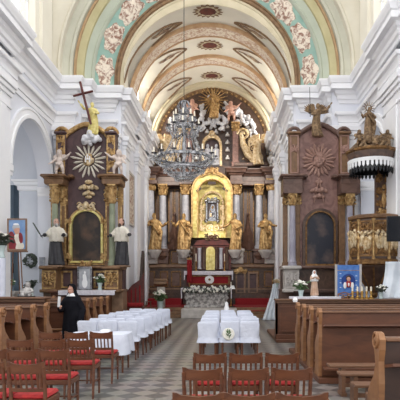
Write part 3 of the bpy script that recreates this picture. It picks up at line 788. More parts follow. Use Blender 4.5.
P('icon_mantle', 'silvermetal', lambda mb: (mb.prism([(cx - aw(3.6), Z(218.8)), (cx - aw(3.2), Z(212)), (cx - aw(2.2), Z(207.5)), (cx - aw(1.2), Z(204.2)), (cx + aw(.4), Z(203)), (cx + aw(2), Z(204.2)), (cx + aw(2.8), Z(208)), (cx + aw(3.8), Z(212)), (cx + aw(4), Z(218.8))], 'xz', 31.54, 31.58), ornament(mb, (cx + aw(.6), Z(214.5)), aw(5), aw(6), 31.55, 8, 6)), ic)
P('icon_face', 'oldgold', lambda mb: mb.ell((cx + aw(.5), 31.53, Z(206.6)), (aw(1.1), .03, aw(1.6)), (0, .25, 0)), ic)
P('icon_child', 'palegold', lambda mb: mb.tube([(cx - aw(1.4), 31.53, Z(216)), (cx - aw(1.6), 31.52, Z(212.4))], [aw(1.3), aw(.8)], 10, flat=.4), ic)
P('icon_child_head', 'oldgold', lambda mb: mb.ell((cx - aw(1.6), 31.51, Z(210.6)), (aw(.8), .03, aw(1.0))), ic)
for s in (-1, 1):
    for y in (207, 217, 227): P('niche_ornament', 'palegold', lambda mb: ornament(mb, (cx + s * aw(10.5), Z(y)), aw(5), aw(9), 31.6, 8, int(y)))
P('niche_ornament', 'palegold', lambda mb: ornament(mb, (cx, Z(227)), aw(14), aw(8), 31.6, 14, 4))
P('niche_crest', 'gold', lambda mb: (ornament(mb, (cx, Z(172)), aw(13), aw(8), 31.0, 14, 5), mb.ell((cx, 31.0, Z(171)), (aw(3), .1, aw(3.4))), [mb.ell((cx + s * aw(8), 31.05, Z(176)), (aw(4), .07, aw(1.3)), (0, s * .5, 0)) for s in (-1, 1)]))
# tabernacle
def f(mb):
    mb.pb(193, 231, 246, 270, 30.6, 1.3); mb.prism([(cx - aw(18), Z(246)), (cx - aw(14), Z(241)), (cx - aw(6), Z(240)), (cx - aw(4), Z(236)), (cx + aw(4), Z(236)), (cx + aw(6), Z(240)), (cx + aw(14), Z(241)), (cx + aw(18), Z(246))], 'xz', 30.65, 31.7)
tb = P('tabernacle', 'redwood', f)
P('tabernacle_door', 'brightgold', lambda mb: (mb.prism(arch_pts(wx(210.5, 30.5), .26, wz(270, 30.5), wz(251, 30.5)), 'xz', 30.45, 30.62), mb.ell((wx(210.5, 30.5), 30.45, wz(258, 30.5)), (.12, .06, .28))), tb)
P('tabernacle_crest', 'bronze', lambda mb: ornament(mb, (cx, Z(238)), aw(16), aw(7), 30.6, 12, 8), tb)
for x in (199.5, 221):
    P('colonnette', 'greymarble', lambda mb: mb.lathe([(.14, wz(269, 30.5)), (.1, wz(267, 30.5)), (.1, wz(250, 30.5)), (.14, wz(248, 30.5))], (wx(x, 30.5), 30.48, 0), 14), tb)
for x in (194.5, 204, 216.5, 227):
    P('dark_colonnette', 'darkmarble', lambda mb: mb.lathe([(.12, wz(269, 30.5)), (.09, wz(267, 30.5)), (.09, wz(250, 30.5)), (.13, wz(247, 30.5))], (wx(x, 30.5), 30.46, 0), 14), tb)
for s in (-1, 1):
    P('side_scroll', 'darkmarble', lambda mb: mb.tube(scroll_pts((cx + s * aw(21), Z(252)), aw(5), 1.3, s, -1.4, 24, y=30.8), .16, 8), tb)
# mensa with red frontal
P('mensa', 'redwood', lambda mb: mb.pb(186, 231, 275, 291, 29.8, 1.4, .03))
P('frontal_panel', 'carpet', lambda mb: mb.pb(190, 228, 276.5, 283.5, 29.76, .06))
P('frontal_frame', 'oldgold', lambda mb: rect_frame(mb, wx(188.5, 29.7), wx(229.5, 29.7), wz(284.5, 29.7), wz(275.5, 29.7), .06, 29.7, 29.8))
def f(mb): mb.lathe([(.02, 0), (.24, 0), (.26, .03), (.2, .05), (.02, .06)], (wx(209.5, 29.7), 29.74, wz(279.5, 29.7)), 24, rot=(PI / 2, 0, 0))
md = P('medallion', 'white', f)
P('medallion_emblem', 'oldgold', lambda mb: mb.lathe([(.02, 0), (.1, 0), (.02, .02)], (wx(209.5, 29.7), 29.69, wz(279.5, 29.7)), 12, rot=(PI / 2, 0, 0)), md)
# upper storey
D3 = 32.6
def zz(y): return wz(y, D3)
def f(mb):
    P_ = []
    for i in range(41):
        a = PI * i / 40; P_.append((XC - 3.4 * math.cos(a), 10.5 + 3.4 * math.sin(a)))
    mb.prism([(XC - 3.4, zz(168))] + P_ + [(XC + 3.4, zz(168))], 'xz', 32.95, 33.38)
us = P('upper_storey', 'darkmarble', f)
for q in (0, 1):
    X = wx(235.5, 32.2) if q else 2 * wx(212, 32.2) - wx(235.5, 32.2)
    w = aw(3)
    P('upper_pilaster', 'pinkmarble', lambda mb: (mb.bx(X - w, X + w, 32.2, 33, zz(167), zz(132), .02), mb.bx(X - w * 1.3, X + w * 1.3, 32.1, 33, zz(168), zz(163), .02)))
    P('upper_capital', 'gold', lambda mb: (mb.bx(X - w * 1.15, X + w * 1.15, 32.15, 33, zz(133), zz(131), .02), mb.bx(X - w * 1.5, X + w * 1.5, 32.05, 33, zz(126), zz(124), .03), ornament(mb, (X, zz(129)), w * 2.6, .5, 32.14, 10, 2), mb.bx(X - w, X + w, 32.18, 33, zz(131), zz(126))))
    s = 1 if q else -1
    P('pilaster_entablature', 'rosemarble', lambda mb: mb.bx(X - .1 - (0 if q else 1.9), X + .1 + (1.9 if q else 0), 32.0, 33, zz(168), zz(164.5), .03))
    # cream and gold volutes
    P('volute', 'palegold', lambda mb: (mb.tube([(X + s * aw(6), 32.3, zz(136)), (X + s * aw(8), 32.25, zz(146)), (X + s * aw(13), 32.2, zz(156)), (X + s * aw(22), 32.2, zz(163))], [.14, .2, .24, .2], 8),
        mb.tube(scroll_pts((X + s * aw(8), zz(136)), .38, 1.5, -s, 0, 26, y=32.25), .09, 8), mb.tube(scroll_pts((X + s * aw(22), zz(159)), .42, 1.5, s, PI, 26, y=32.2), .1, 8), ornament(mb, (X + s * aw(14), zz(150)), .9, 1.5, 32.3, 14, 3)))
cxu = wx(212, D3)
P('upper_niche', 'plum', lambda mb: mb.prism(arch_pts(cxu, aw(8.5), zz(167), zz(146), aw(8.5)), 'xz', 32.86, 32.97))
P('upper_niche_frame', 'palegold', lambda mb: (mb.frame(arch_pts(cxu, aw(8), zz(167), zz(146), aw(8)), arch_pts(cxu, aw(10.5), zz(167), zz(145.5), aw(11.5)), 32.5, 33.0), mb.ell((cxu, 32.5, zz(134)), (.2, .1, .2))))
P('niche_group', 'greymarble', lambda mb: [(mb.lathe([(.22, 0), (.26, .05), (.2, .5), (.2, .8), (.22, 1.0), (.08, 1.12)], (cxu + dx, 32.6, zz(166)), 14, fold=lambda a, z: .1 * math.sin(7 * a + dx)), mb.ell((cxu + dx, 32.58, zz(166) + 1.24), (.1, .11, .14))) for dx in (-.27, .27)])
# rows of small white votive pendants
for x, ys in ((227.5, (126, 134, 141.5, 149, 157)), (207, (131,)), (216, (131,)), (196.5, (126, 134, 141.5, 149, 157)), (243, (120,)), (181, (120,)), (247.5, (126,))):
    for y in ys:
        P('pendant', 'white', lambda mb: mb.lathe([(.02, -.17), (.15, -.15), (.12, -.02), (.05, .03), (.06, .08), (.02, .12)], (wx(x, 32.8), 32.8, wz(y, 32.8)), 10), us)
for k, (x, y, rx, rz) in enumerate(((205, 119, .35, .4), (212, 124, .5, .28), (222, 119, .36, .4), (203, 110, .22, .4), (226, 108, .22, .45), (246, 121, .55, .3), (250, 127, .32, .35), (178, 121, .55, .3), (174, 127, .32, .35), (239, 113, .28, .26), (243, 117, .2, .2), (253, 134, .22, .3), (236, 123, .2, .22), (186, 112, .28, .26), (181, 116, .2, .2), (222, 128, .2, .18), (203, 128, .2, .18), (213, 98, .3, .14))):
    link('cloud', cloud(M['silver'], 'cloud', (wx(x, 32.6), 32.55, wz(y, 32.6)), (rx, .25, rz), 12, .05, k), ha)
P('glory_crest', 'gold', lambda mb: [mb.tube([(wx(213, 32.7), 32.75, wz(100, 32.7)), (wx(213, 32.7) + .95 * math.cos(a), 32.75, wz(100, 32.7) + .95 * math.sin(a))], [.07, .015], 5) for a in [2 * PI * i / 22 for i in range(22)]])
# gold saints between the columns
for i, (x, y, d, k, lb) in enumerate(((154.5, 250, 30.75, 1.22, 'gilded bearded saint statue by the far left column of the high altar'), (183.5, 249, 30.55, 1.2, 'gilded saint statue just left of the glowing gold niche, arm raised'),
        (235, 249, 30.55, 1.2, 'gilded saint statue just right of the glowing gold niche, arm out to the niche'), (265.5, 250, 30.75, 1.2, 'gilded saint statue by the far right column of the high altar'))):
    P('console', 'palestone', lambda mb: (mb.lathe([(.2, wz(258, d)), (.32, wz(254, d)), (.42, wz(251.5, d)), (.42, wz(250, d)), (.2, wz(250, d))], (wx(x, d), d, 0), 16), mb.bx(wx(x, d) - .12, wx(x, d) + .12, d, 32, wz(256, d), wz(251, d))))
    place_fig(saint(M['gold'], 'gilded_saint', i), 'gilded_saint', (wx(x, d), d, wz(250, d)), k, lb, 'statue', (.2, .25, -.25, -.2)[i], 'gilded saints on the high altar')
# angels, putti and the crowning figure
place_fig(angel(M['palegold'], 'seated_angel', 0), 'seated_angel', (wx(258.5, 31.8), 31.8, wz(165, 31.8)), 1.06, 'pale gold winged angel on the right volute of the high altar', 'statue', -.3, 'angels on the high altar')
place_fig(angel(M['palegold'], 'seated_angel', 1), 'seated_angel', (wx(165, 31.8), 31.8, wz(165, 31.8)), 1.06, 'pale gold winged angel on the left volute of the high altar beside the chandelier', 'statue', .3, 'angels on the high altar')
place_fig(saint(M['gold'], 'crowning_figure', 2), 'crowning_figure', (wx(213.5, 32.2), 32.2, wz(118, 32.2)), .95, 'gilded figure among silver clouds crowning the top of the high altar', 'statue', .1)
for x, y, k, lb, kd in ((231, 121, 1.5, 'pink cherub right of the gilded figure crowning the high altar', 0), (192, 119, 1.5, 'pink cherub left of the gilded figure crowning the high altar', 1)):
    place_fig(putto(M['flesh'], 'painted_cherub', kd), 'painted_cherub', (wx(x, 32.2), 32.2, wz(y, 32.2)), k, lb, 'statue', 0, 'cherubs crowning the high altar')
# red hanging at the left of the mensa, white cloth on it, candlesticks
t = MB(); t.pb(184, 233, 271, 275, 29.6, 1.0, .02); t.bx(wx(184, 29.6), wx(185, 29.6), 29.55, 30.6, wz(280, 29.6), wz(271, 29.6)); t.bx(wx(232, 29.6), wx(233, 29.6), 29.55, 30.6, wz(280, 29.6), wz(271, 29.6))
tag(t.build('altar_cloth', M['lace']), 'white lace cloth over the mensa under the golden tabernacle', 'cloth')
bn = empty('processional_banner', (wx(189.5, 29.2), 29.2, .48), 'narrow red processional banner hanging at the left of the high altar mensa', 'banner')
t = MB(); t.tube([(wx(189.5, 29.2), 29.2, .48), (wx(189.5, 29.2), 29.2, wz(257, 29.2))], .025, 8); t.tube([(wx(187, 29.2), 29.18, wz(259, 29.2)), (wx(192, 29.2), 29.18, wz(259, 29.2))], .02, 8); t.build('pole', M['brass'], bn)
t = MB()
A = []
for j in range(9):
    z = wz(260, 29.2) - j * .16
    A.append([t.bm.verts.new((wx(189.5, 29.2) + (k - 4) * .034, 29.13 + .02 * math.sin(k * 1.6 + j * .2), z)) for k in range(9)])
for a, b in zip(A, A[1:]): t.loft(a, b, False)
o = t.build('banner_cloth', M['carpet'], bn); o.modifiers.new('t', 'SOLIDIFY').thickness = .012
def candlestick(x, y, z, h, label, group, candle=True):
    e = empty('candlestick', (0, 0, 0), label, 'candlestick', group)
    MB().lathe([(.1, 0), (.1, .02), (.04, .06), (.025, .12), (.045, .18), (.02, .26), (.02, h * .5), (.05, h * .55), (.06, h * .56), (.02, h * .57)], seg=14).build('stand', M['brass'], e)
    MB().lathe([(.028, h * .56), (.028, h), (.004, h + .01)], seg=10).build('candle', M['wax'], e)
    e.location = (x, y, z); return e
for x, w in ((196, 'left'), (224.5, 'right')):
    candlestick(wx(x, 29.9), 29.9, wz(271, 29.6), 1.0, 'brass candlestick with a white candle on the %s of the high altar mensa' % w, 'candlesticks on the high altar')
# ------------------------------------------------------------------ the two side altars
S = F / 22.0
def a22(v): return v / S
def side_altar(cxp, label, left):
    X0 = wx(cxp, 22)
    root = empty('side_altar', (X0, 22, 0), label, 'altar')
    Z = lambda y: wz(y, 22)
    X = lambda u: X0 + u / S                       # u: offset in pixels from the altar's axis
    body, colm, pil, cap, trimm, fr = ('plum', 'greenmarble', 'gold', 'gold', 'brownmarble', 'brightgold') if left else ('pinkmarble', 'lilacmarble', 'brownmarble', 'gold', 'rosemarble', 'oldgold')
    def P(name, m, fn, parent=root):
        mb = MB(); fn(mb); return mb.build(name, M[m], parent)
    top = 131
    def back(mb):
        pts = [(X(-26), Z(268)), (X(-26), Z(top + 5))]
        for i in range(13):
            t = i / 12; u = -26 + 52 * t
            pts.append((X(u), Z(top + 4 - 10 * math.sin(PI * t) ** 1.6)))
        pts += [(X(26), Z(top + 5)), (X(26), Z(268))]
        mb.prism(pts, 'xz', 22.1, 22.38)
    P('back_panel', body, back)
    P('plinth', 'tanmarble' if left else 'rosemarble', lambda mb: (mb.bx(X(-39), X(39), 21.5, 22.38, 0, Z(290)), mb.bx(X(-40), X(40), 21.4, 22.38, Z(291), Z(289), .03)))
    P('predella', 'darkmarble' if not left else 'plum', lambda mb: mb.bx(X(-38), X(38), 21.75, 22.38, Z(291), Z(268)))
    P('predella_moulding', trimm, lambda mb: mb.bx(X(-39), X(39), 21.5, 22.38, Z(269), Z(266), .04))
    if left:
        for u0, u1 in ((-23, -12), (9, 22)):
            P('gilt_panel', 'gold', lambda mb: rect_frame(mb, X(u0), X(u1), Z(288), Z(271), .07, 21.68, 21.8))
    # pedestals with gilt carving under the columns
    for s in (-1, 1):
        u = s * 30
        pd = P('pedestal', 'brownmarble' if left else 'palestone', lambda mb: (mb.bx(X(u - 7), X(u + 7), 21.05, 22.3, Z(290), Z(270), .02), mb.bx(X(u - 9), X(u + 9), 20.9, 22.3, Z(270), Z(266.5), .04), mb.bx(X(u - 8.5), X(u + 8.5), 20.95, 22.3, Z(292), Z(289), .03)))
        P('carved_panel', 'gold' if left else 'palestone', lambda mb: (ornament(mb, (X(u), Z(279)), a22(13), a22(14), 21.03, 18, 3 + s), rect_frame(mb, X(u - 6.5), X(u + 6.5), Z(288.5), Z(271), .05, 21.0, 21.1)), pd)
        # inner pilaster, column, outer pilaster
        for uu, w, y in ((s * 22.5, 3.2, 21.9), (s * 33.5, 2.2, 22.0)):
            pl = P('pilaster', 'brownmarble', lambda mb: (mb.bx(X(uu - w), X(uu + w), y, 22.3, Z(267), Z(204), .02), mb.bx(X(uu - w - .6), X(uu + w + .6), y - .06, 22.3, Z(267), Z(262), .02)))
            if left: P('gilt_strip', 'gold', lambda mb: rect_frame(mb, X(uu - w + .3), X(uu + w - .3), Z(261), Z(205), .06, y - .03, y + .05), pl)
            P('pilaster_capital', cap, lambda mb: (mb.bx(X(uu - w), X(uu + w), y - .02, 22.3, Z(205), Z(186)), ornament(mb, (X(uu), Z(195 if left else 200)), a22(w * 2.6), a22(17 if left else 10), y - .05, 10, 7)), pl)
        column_parts(root, X(s * 28), 21.55, Z(266), Z(186 if left else 196), .135, colm, cap, .8 if left else .46)
        # entablature block, frieze and cornice
        P('entablature', trimm, lambda mb: (mb.bx(X(s * 28 - 9.5), X(s * 28 + 9.5), 21.36, 22.3, Z(186 if left else 196), Z(181.5), .02), mb.bx(X(s * 28 - 9), X(s * 28 + 9), 21.35, 22.3, Z(187), Z(181.5), .02), mb.bx(X(s * 28 - 10), X(s * 28 + 10), 21.3, 22.3, Z(182), Z(180), .03), mb.bx(X(s * 28 - 12.5), X(s * 28 + 12.5), 21.2, 22.3, Z(180.3), Z(177.5), .05), mb.bx(X(s * 28 - (5 if s < 0 else 16)) if False else X(s * 12 if s > 0 else -17), X(17 if s > 0 else -12), 21.7, 22.3, Z(179), Z(175.5), .04)))
        # upper storey side strips
        up = P('upper_pilaster', 'brownmarble' if not left else 'plum', lambda mb: (mb.bx(X(s * 25 - 5), X(s * 25 + 5), 21.9, 22.37, Z(176), Z(133), .02), mb.bx(X(s * 25 - 6), X(s * 25 + 6), 21.75, 22.37, Z(135), Z(132.5), .03)))
        P('upper_moulding', 'gold' if left else 'pinkstucco', lambda mb: rect_frame(mb, X(s * 25 - 4.2), X(s * 25 + 4.2), Z(174), Z(136), .05, 21.86, 21.95), up)
        for y in ((141, 153, 166) if left else (150,)): P('upper_carving', 'gold' if left else 'pinkstucco', lambda mb: ornament(mb, (X(s * 25), Z(y)), a22(8), a22(11), 21.88, 8, y + s), up)
    # curved pediment trim
    def ped(mb):
        pts = []
        for i in range(29):
            t = i / 28; u = -25 + 50 * t
            pts.append((X(u), 22.05, Z(top + 4 - 11 * math.sin(PI * t) ** 1.6)))
        mb.tube(pts, .11, 8)
        for s in (-1, 1): mb.tube(scroll_pts((X(s * 24), Z(134)), .3, 1.3, s, 0, 20, y=22.0), .08, 8)
    P('pediment', 'gold' if left else 'rosemarble', ped)
    # glory of rays
    n = 18 if left else 22
    def rays(mb):
        c = Vector((X(2 if left else 0), 22.02, Z(160)))
        for i in range(n):
            a = 2 * PI * (i + .5) / n; d = Vector((math.cos(a), 0, math.sin(a))); t = Vector((-d.z, 0, d.x))
            r0, r1, w = .27, (.8, .66)[i % 2] if left else (.74, .66)[i % 2], .045 if left else .06
            p = [c + d * r0 + t * w * .6, c + d * (r1 - .12) + t * w, c + d * r1, c + d * (r1 - .12) - t * w, c + d * r0 - t * w * .6]
            A = [mb.bm.verts.new(q) for q in p]; B = [mb.bm.verts.new(q + Vector((0, .09, 0))) for q in p]; C = mb.bm.verts.new(c + d * (r1 - .2) + Vector((0, -.045, 0)))
            for k in range(5):
                mb.bm.faces.new((A[k], A[(k + 1) % 5], C)); mb.bm.faces.new((A[k], B[k], B[(k + 1) % 5], A[(k + 1) % 5]))
            mb.bm.faces.new(B)
    gl = P('glory_rays', 'robewhite' if left else 'pinkstucco', rays)
    link('glory_cloud', cloud(M['palegold' if left else 'pinkstucco'], 'glory_cloud', (X(2 if left else 0), 22.0, Z(160)), (.2 if left else .24, .08, .2 if left else .24), 14, .03, 5), gl)
    P('monogram', 'white' if left else 'pinkstucco', lambda mb: (mb.tube([(X(0), 21.85, Z(157)), (X(0), 21.85, Z(163))], .03, 6), mb.tube([(X(4), 21.85, Z(157)), (X(4), 21.85, Z(163))], .03, 6), mb.tube([(X(0), 21.85, Z(160)), (X(4), 21.85, Z(160))], .03, 6), mb.tube([(X(2), 21.85, Z(160)), (X(2), 21.85, Z(155))], .02, 6), mb.tube([(X(1), 21.85, Z(156.2)), (X(3), 21.85, Z(156.2))], .02, 6)), gl)
    # cherub cluster below
    def cl(mb):
        for (u, y) in ((-2, 187), (6, 187), (2, 193)) if left else ((-3, 190), (3, 190), (0, 196)):
            mb.ell((X(u), 21.98, Z(y)), (.1, .1, .12)); 
            for s in (-1, 1): mb.ell((X(u) + s * .15, 22.02, Z(y) - .02), (.13, .05, .08), (0, s * .5, 0))
        mb.ell((X(2 if left else 0), 22.02, Z(182)), (.17, .06, .1)); mb.ell((X(2 if left else 0), 22.02, Z(197)), (.15, .06, .08))
        if not left: [mb.tube([(X(0), 22.0, Z(178)), (X(s * 5), 22.0, Z(203))], [.05, .02], 6) for s in (-1, 1)]
    P('cherub_relief', 'palegold' if left else 'pinkstucco', cl)
    # arched painting in its frame
    hw, zs, zb = (14.5, 226, 261) if left else (13.5, 226, 264)
    u0 = 0.5 if left else 1
    fo = P('painting_frame', fr, lambda mb: (mb.frame(arch_pts(X(u0), a22(hw), Z(zb), Z(zs), a22(hw)), arch_pts(X(u0), a22(hw + (2 if left else 1.4)), Z(zb + 2), Z(zs), a22(hw + (2 if left else 1.4))), 21.85, 22.15),))
    P('outer_frame', 'gold' if left else 'darkmarble', lambda mb: mb.frame(arch_pts(X(u0), a22(hw + (2.6 if left else 1.4)), Z(zb + 2.5), Z(zs), a22(hw + (2.6 if left else 1.4))), arch_pts(X(u0), a22(hw + 4), Z(zb + 4), Z(zs), a22(hw + 4)), 21.92, 22.15), fo)
    P('painting', 'painting' if left else 'bluepainting', lambda mb: mb.prism(arch_pts(X(u0), a22(hw + .3), Z(zb + .3), Z(zs), a22(hw + .3)), 'xz', 22.0, 22.12))
    # a dim painted figure on the canvas
    if left:
        P('frame_crest', 'palegold', lambda mb: (ornament(mb, (X(u0), Z(207)), a22(18), a22(9), 21.85, 16, 9), mb.ell((X(u0), 21.82, Z(206)), (.13, .08, .17))))
        for s in (-1, 1):
            for y in (222, 258): P('frame_carving', 'gold', lambda mb: ornament(mb, (X(u0 + s * (hw + 2.6)), Z(y)), a22(5), a22(8), 21.86, 6, y))
        P('frame_carving', 'gold', lambda mb: ornament(mb, (X(u0), Z(263.5)), a22(12), a22(5), 21.84, 8, 2))
    # mensa
    P('mensa', 'pew' if left else 'darkwood', lambda mb: (mb.bx(X(-27), X(28), 20.9, 21.6, .3, Z(291)), mb.bx(X(-29), X(30), 20.75, 21.6, Z(292.5), Z(291) + .02, .02)))
    P('step', 'brownmarble', lambda mb: (mb.bx(X(-36), X(36), 20.2, 21.6, 0, .16, .02), mb.bx(X(-32), X(32), 20.5, 21.6, .16, .31, .02)))
    return root
side_altar(86.5, 'left side altar with green columns and a gold ray burst on dark plum', True)
side_altar(319, 'right side altar of pinkish brown marble with a rose stucco ray burst and arched painting', False)
# statues of the left altar
def monk(name, kind, label, loc, k, rz):
    root = empty(name, (0, 0, 0), label, 'statue', None)
    mb = MB(); robe(mb, 1.46, .03 * (1 if kind else -1), 8, .12, kind * 2.); head(mb, (0, -.02, 1.66), 1.05, .1, .3 - .6 * kind, beard=True); mb.tube([(0, 0, 1.45), (0, -.01, 1.58)], [.075, .06], 10)
    arm(mb, -1, (-.32, -.1, 1.2), (-.45 if not kind else -.38, -.28, 1.14)); arm(mb, 1, (.32, -.1, 1.2), (.3 if not kind else .46, -.28, 1.16))
    link('habit', sculpt(mb, 'habit', M['robeblack'], .022), root)
    mb = MB()
    mb.lathe([(.09, 1.54), (.14, 1.5), (.23, 1.43), (.27, 1.2), (.28, .92), (.25, .9), (.22, 1.1), (.17, 1.4)], (0, -.02, 0), 40, fold=lambda a, z: .07 * math.sin(8 * a + 5 * z), sy=.8)
    for s in (-1, 1): mb.tube([(s * .19, -.03, 1.42), (s * .3, -.1, 1.22), (s * .35, -.2, 1.16)], [.075, .09, .1], 10)
    link('white_cape', sculpt(mb, 'white_cape', M['robewhite'], .024), root)
    mb = MB(); head(mb, (0, -.035, 1.67), 1.25, .1, .3 - .6 * kind, beard=False, hair=False)
    fc = link('face', sculpt(mb, 'face', M['flesh'], .012), root)
    hr = Matrix.Rotation(.3 - .6 * kind, 4, 'Z'); mb = MB(); mb.ell((0, -.09, -.13), (.062, .05, .1)); mb.ell((0, -.1, -.2), (.04, .035, .07))
    for v in mb.bm.verts: v.co = hr @ v.co + Vector((0, -.035, 1.67))
    mb.build('beard', M['stonegrey'] if not kind else M['darkwood'], fc)
    mb = MB(); mb.ell((0, .04, .05), (.105, .115, .1)); mb.ell((0, .06, -.05), (.1, .09, .12))
    for v in mb.bm.verts: v.co = hr @ v.co + Vector((0, -.035, 1.67))
    mb.build('hair', M['stonegrey'] if not kind else M['darkwood'], fc)
    for s in (-1, 1):
        mb = MB(); mb.ell((s * .038, -.112, .028), (.014, .008, .009))
        for v in mb.bm.verts: v.co = hr @ v.co + Vector((0, -.035, 1.67))
        mb.build('eye', M['darkwood'], fc)
    if not kind:
        mb = MB(); mb.tube([(-.45, -.34, 1.02), (-.62, -.36, 1.3), (-.8, -.36, 1.6)], [.02, .045, .01], 6, flat=.4)
        for i in range(7): mb.ell((-.56 - .035 * i, -.36, 1.2 + .06 * i), (.07, .012, .025), (0, .9, 0), 8, 5)
        mb.build('palm_branch', M['darkleaf'], root)
    mb = MB(); mb.bx(-.3, .3, -.28, .2, -.06, .0, .015); mb.build('statue_base', M['tanmarble'], root)
    root.location = loc; root.scale = (k, k, k); root.rotation_euler = (0, 0, rz); return root
monk('monk_statue', 0, 'black and white monk statue holding a palm branch, on the left side altar', (wx(56.5, 21.2), 21.2, wz(266, 21.2) + .02), 1.05, .15)
monk('monk_statue', 1, 'black and white bearded monk statue at the right of the left side altar', (wx(121.5, 21.2), 21.2, wz(266, 21.2) + .02), 1.05, -.2)
for x, kd, lb in ((59.5, 0, 'pale cherub with outstretched arm on the left cornice of the left side altar'), (118.5, 1, 'pale cherub seated on the right cornice of the left side altar')):
    place_fig(putto(M['paleputto'], 'cherub_statue', kd), 'cherub_statue', (wx(x, 21.5), 21.5, wz(174.5, 21.5)), 1.25, lb, 'statue', 0, 'cherubs on the left side altar')
# crowning figure with the dark cross
cr = empty('crowning_statue', (wx(92, 21.8), 21.8, wz(144, 21.8)), 'gilded statue on silver clouds holding up a dark red cross above the left side altar', 'statue')
o = link('figure', angel(M['brightgold'], 'figure', 1, wings=False)); o.parent = cr; o.location = (0, 0, .38); o.scale = (.76, .76, .76)
o = link('cloud_base', cloud(M['silver'], 'cloud_base', (0, 0, .2), (.42, .3, .28), 16, .035, 9)); o.parent = cr
mb = MB(); a = Vector((.02, -.25, .75)); b = Vector((-.42, -.3, 2.5)); mb.tube([a, b], .05, 4); d = (b - a).normalized(); t = Vector((d.z, 0, -d.x)); q = a.lerp(b, .72); mb.tube([q - t * .42, q + t * .42], .05, 4)
o = mb.build('cross', M['redwood']); o.parent = cr
place_fig(angel(M['bronze'], 'archangel_statue', 0), 'archangel_statue', (wx(318, 21.7), 21.7, wz(137, 21.7)), .78, 'bronze gold winged statue raising a lance above the right side altar', 'statue', .2)
e = bpy.data.objects['archangel_statue']
mb = MB(); mb.tube([(-.55, -.3, .95), (-.6, -.34, 2.5)], [.022, .012], 6); mb.ell((-.56, -.3, 1.15), (.09, .09, .03)); o = mb.build('lance', M['darkmetal']); o.parent = e
# things on the left side altar
def framed(name, label, x0, x1, yt, yb, d, fm_, pm, cat='picture', t=.06, extra=None, tilt=0):
    X_, Z0, Z1 = (wx(x0, d) + wx(x1, d)) / 2, wz(yb, d), wz(yt, d); w = wx(x1, d) - wx(x0, d); h = Z1 - Z0
    e = empty(name, (0, 0, 0), label, cat)
    mb = MB(); rect_frame(mb, -w / 2, w / 2, 0, h, t, -.03, .03); mb.build('frame', M[fm_], e)
    mb = MB(); mb.bx(-w / 2 + t * .8, w / 2 - t * .8, -.005, .02, t * .8, h - t * .8); mb.build('picture_panel', M[pm], e)
    if extra: extra(e, w, h)
    e.location = (X_, d, Z0); e.rotation_euler = (tilt, 0, 0); return e
def fig_flat(e, w, h, parts):                   # a painted figure in low relief on the panel
    for name, m, ells in parts:
        mb = MB()
        for (u, v, ru, rv) in ells: mb.ell((u * w, -.008, v * h), (ru * w, .012, rv * h), u=20, v=8)
        mb.build(name, M[m], e)
framed('framed_print', 'grey framed print of a white robed figure standing on the left side altar', 77.5, 92, 266.5, 290.5, 21.2, 'silvermetal', 'greyprint', t=.07, extra=lambda e, w, h: fig_flat(e, w, h, [('painted_figure', 'white', [(0, .42, .14, .28), (0, .3, .19, .2), (-.1, .58, .05, .1), (0, .74, .065, .07)])]))
t = MB(); X0 = wx(86.5, 20.8); t.bx(X0 - 1.1, X0 + 1.15, 20.7, 21.5, wz(291, 20.8), wz(291, 20.8) + .03, .01); t.bx(X0 - 1.1, X0 + 1.15, 20.68, 20.71, wz(295, 20.8), wz(291, 20.8) + .03)
tag(t.build('altar_cloth', M['lace']), 'white cloth covering the mensa of the left side altar behind the nun', 'cloth')
def bouquet(label, loc, k, n, vase_m='glassgrey', seed=1, fol='leaf', spread=.22):
    e = empty('flower_bouquet', (0, 0, 0), label, 'flowers'); rd = random.Random(seed)
    MB().lathe([(.07, 0), (.085, .02), (.06, .1), (.075, .2), (.1, .26), (.085, .26)], seg=16).build('vase', M[vase_m], e)
    mb = MB()
    for i in range(36):
        a, r = rd.uniform(0, 2 * PI), rd.uniform(.04, spread * 1.05); z = rd.uniform(.28, .5)
        p = Vector((r * math.cos(a), r * math.sin(a), z)); mb.tube([(0, 0, .22), p], .006, 5)
        mb.ell(p, (.075, .035, .012), (rd.uniform(-.8, .8), rd.uniform(-.8, .8), a), 8, 5)
    mb.build('foliage', M[fol], e)
    for i in range(n):
        a, r = rd.uniform(0, 2 * PI), spread * (i + .5) / n; p = Vector((r * math.cos(a * 1 + i * 2.4), r * math.sin(a + i * 2.4), .52 - r * .55 + rd.uniform(-.03, .05)))
        mb = MB()
        for j in range(6): mb.ell(p + Vector((.032 * math.cos(j * PI / 3), .032 * math.sin(j * PI / 3), 0)), (.03, .03, .022), (0, 0, 0), 8, 5)
        mb.ell(p + Vector((0, 0, .02)), (.025, .025, .022), u=8, v=5); mb.build('blossom', M['blossom'], e)
    e.location = loc; e.scale = (k, k, k); return e
M['glassgrey'] = mat('pale_glass_vase', rgb(190, 206, 204), .15)
bouquet('white flowers in a pale vase on the left side altar, right of the nun', (wx(100, 21.1), 21.1, wz(291, 20.8) + .03), 1.15, 14, seed=3)
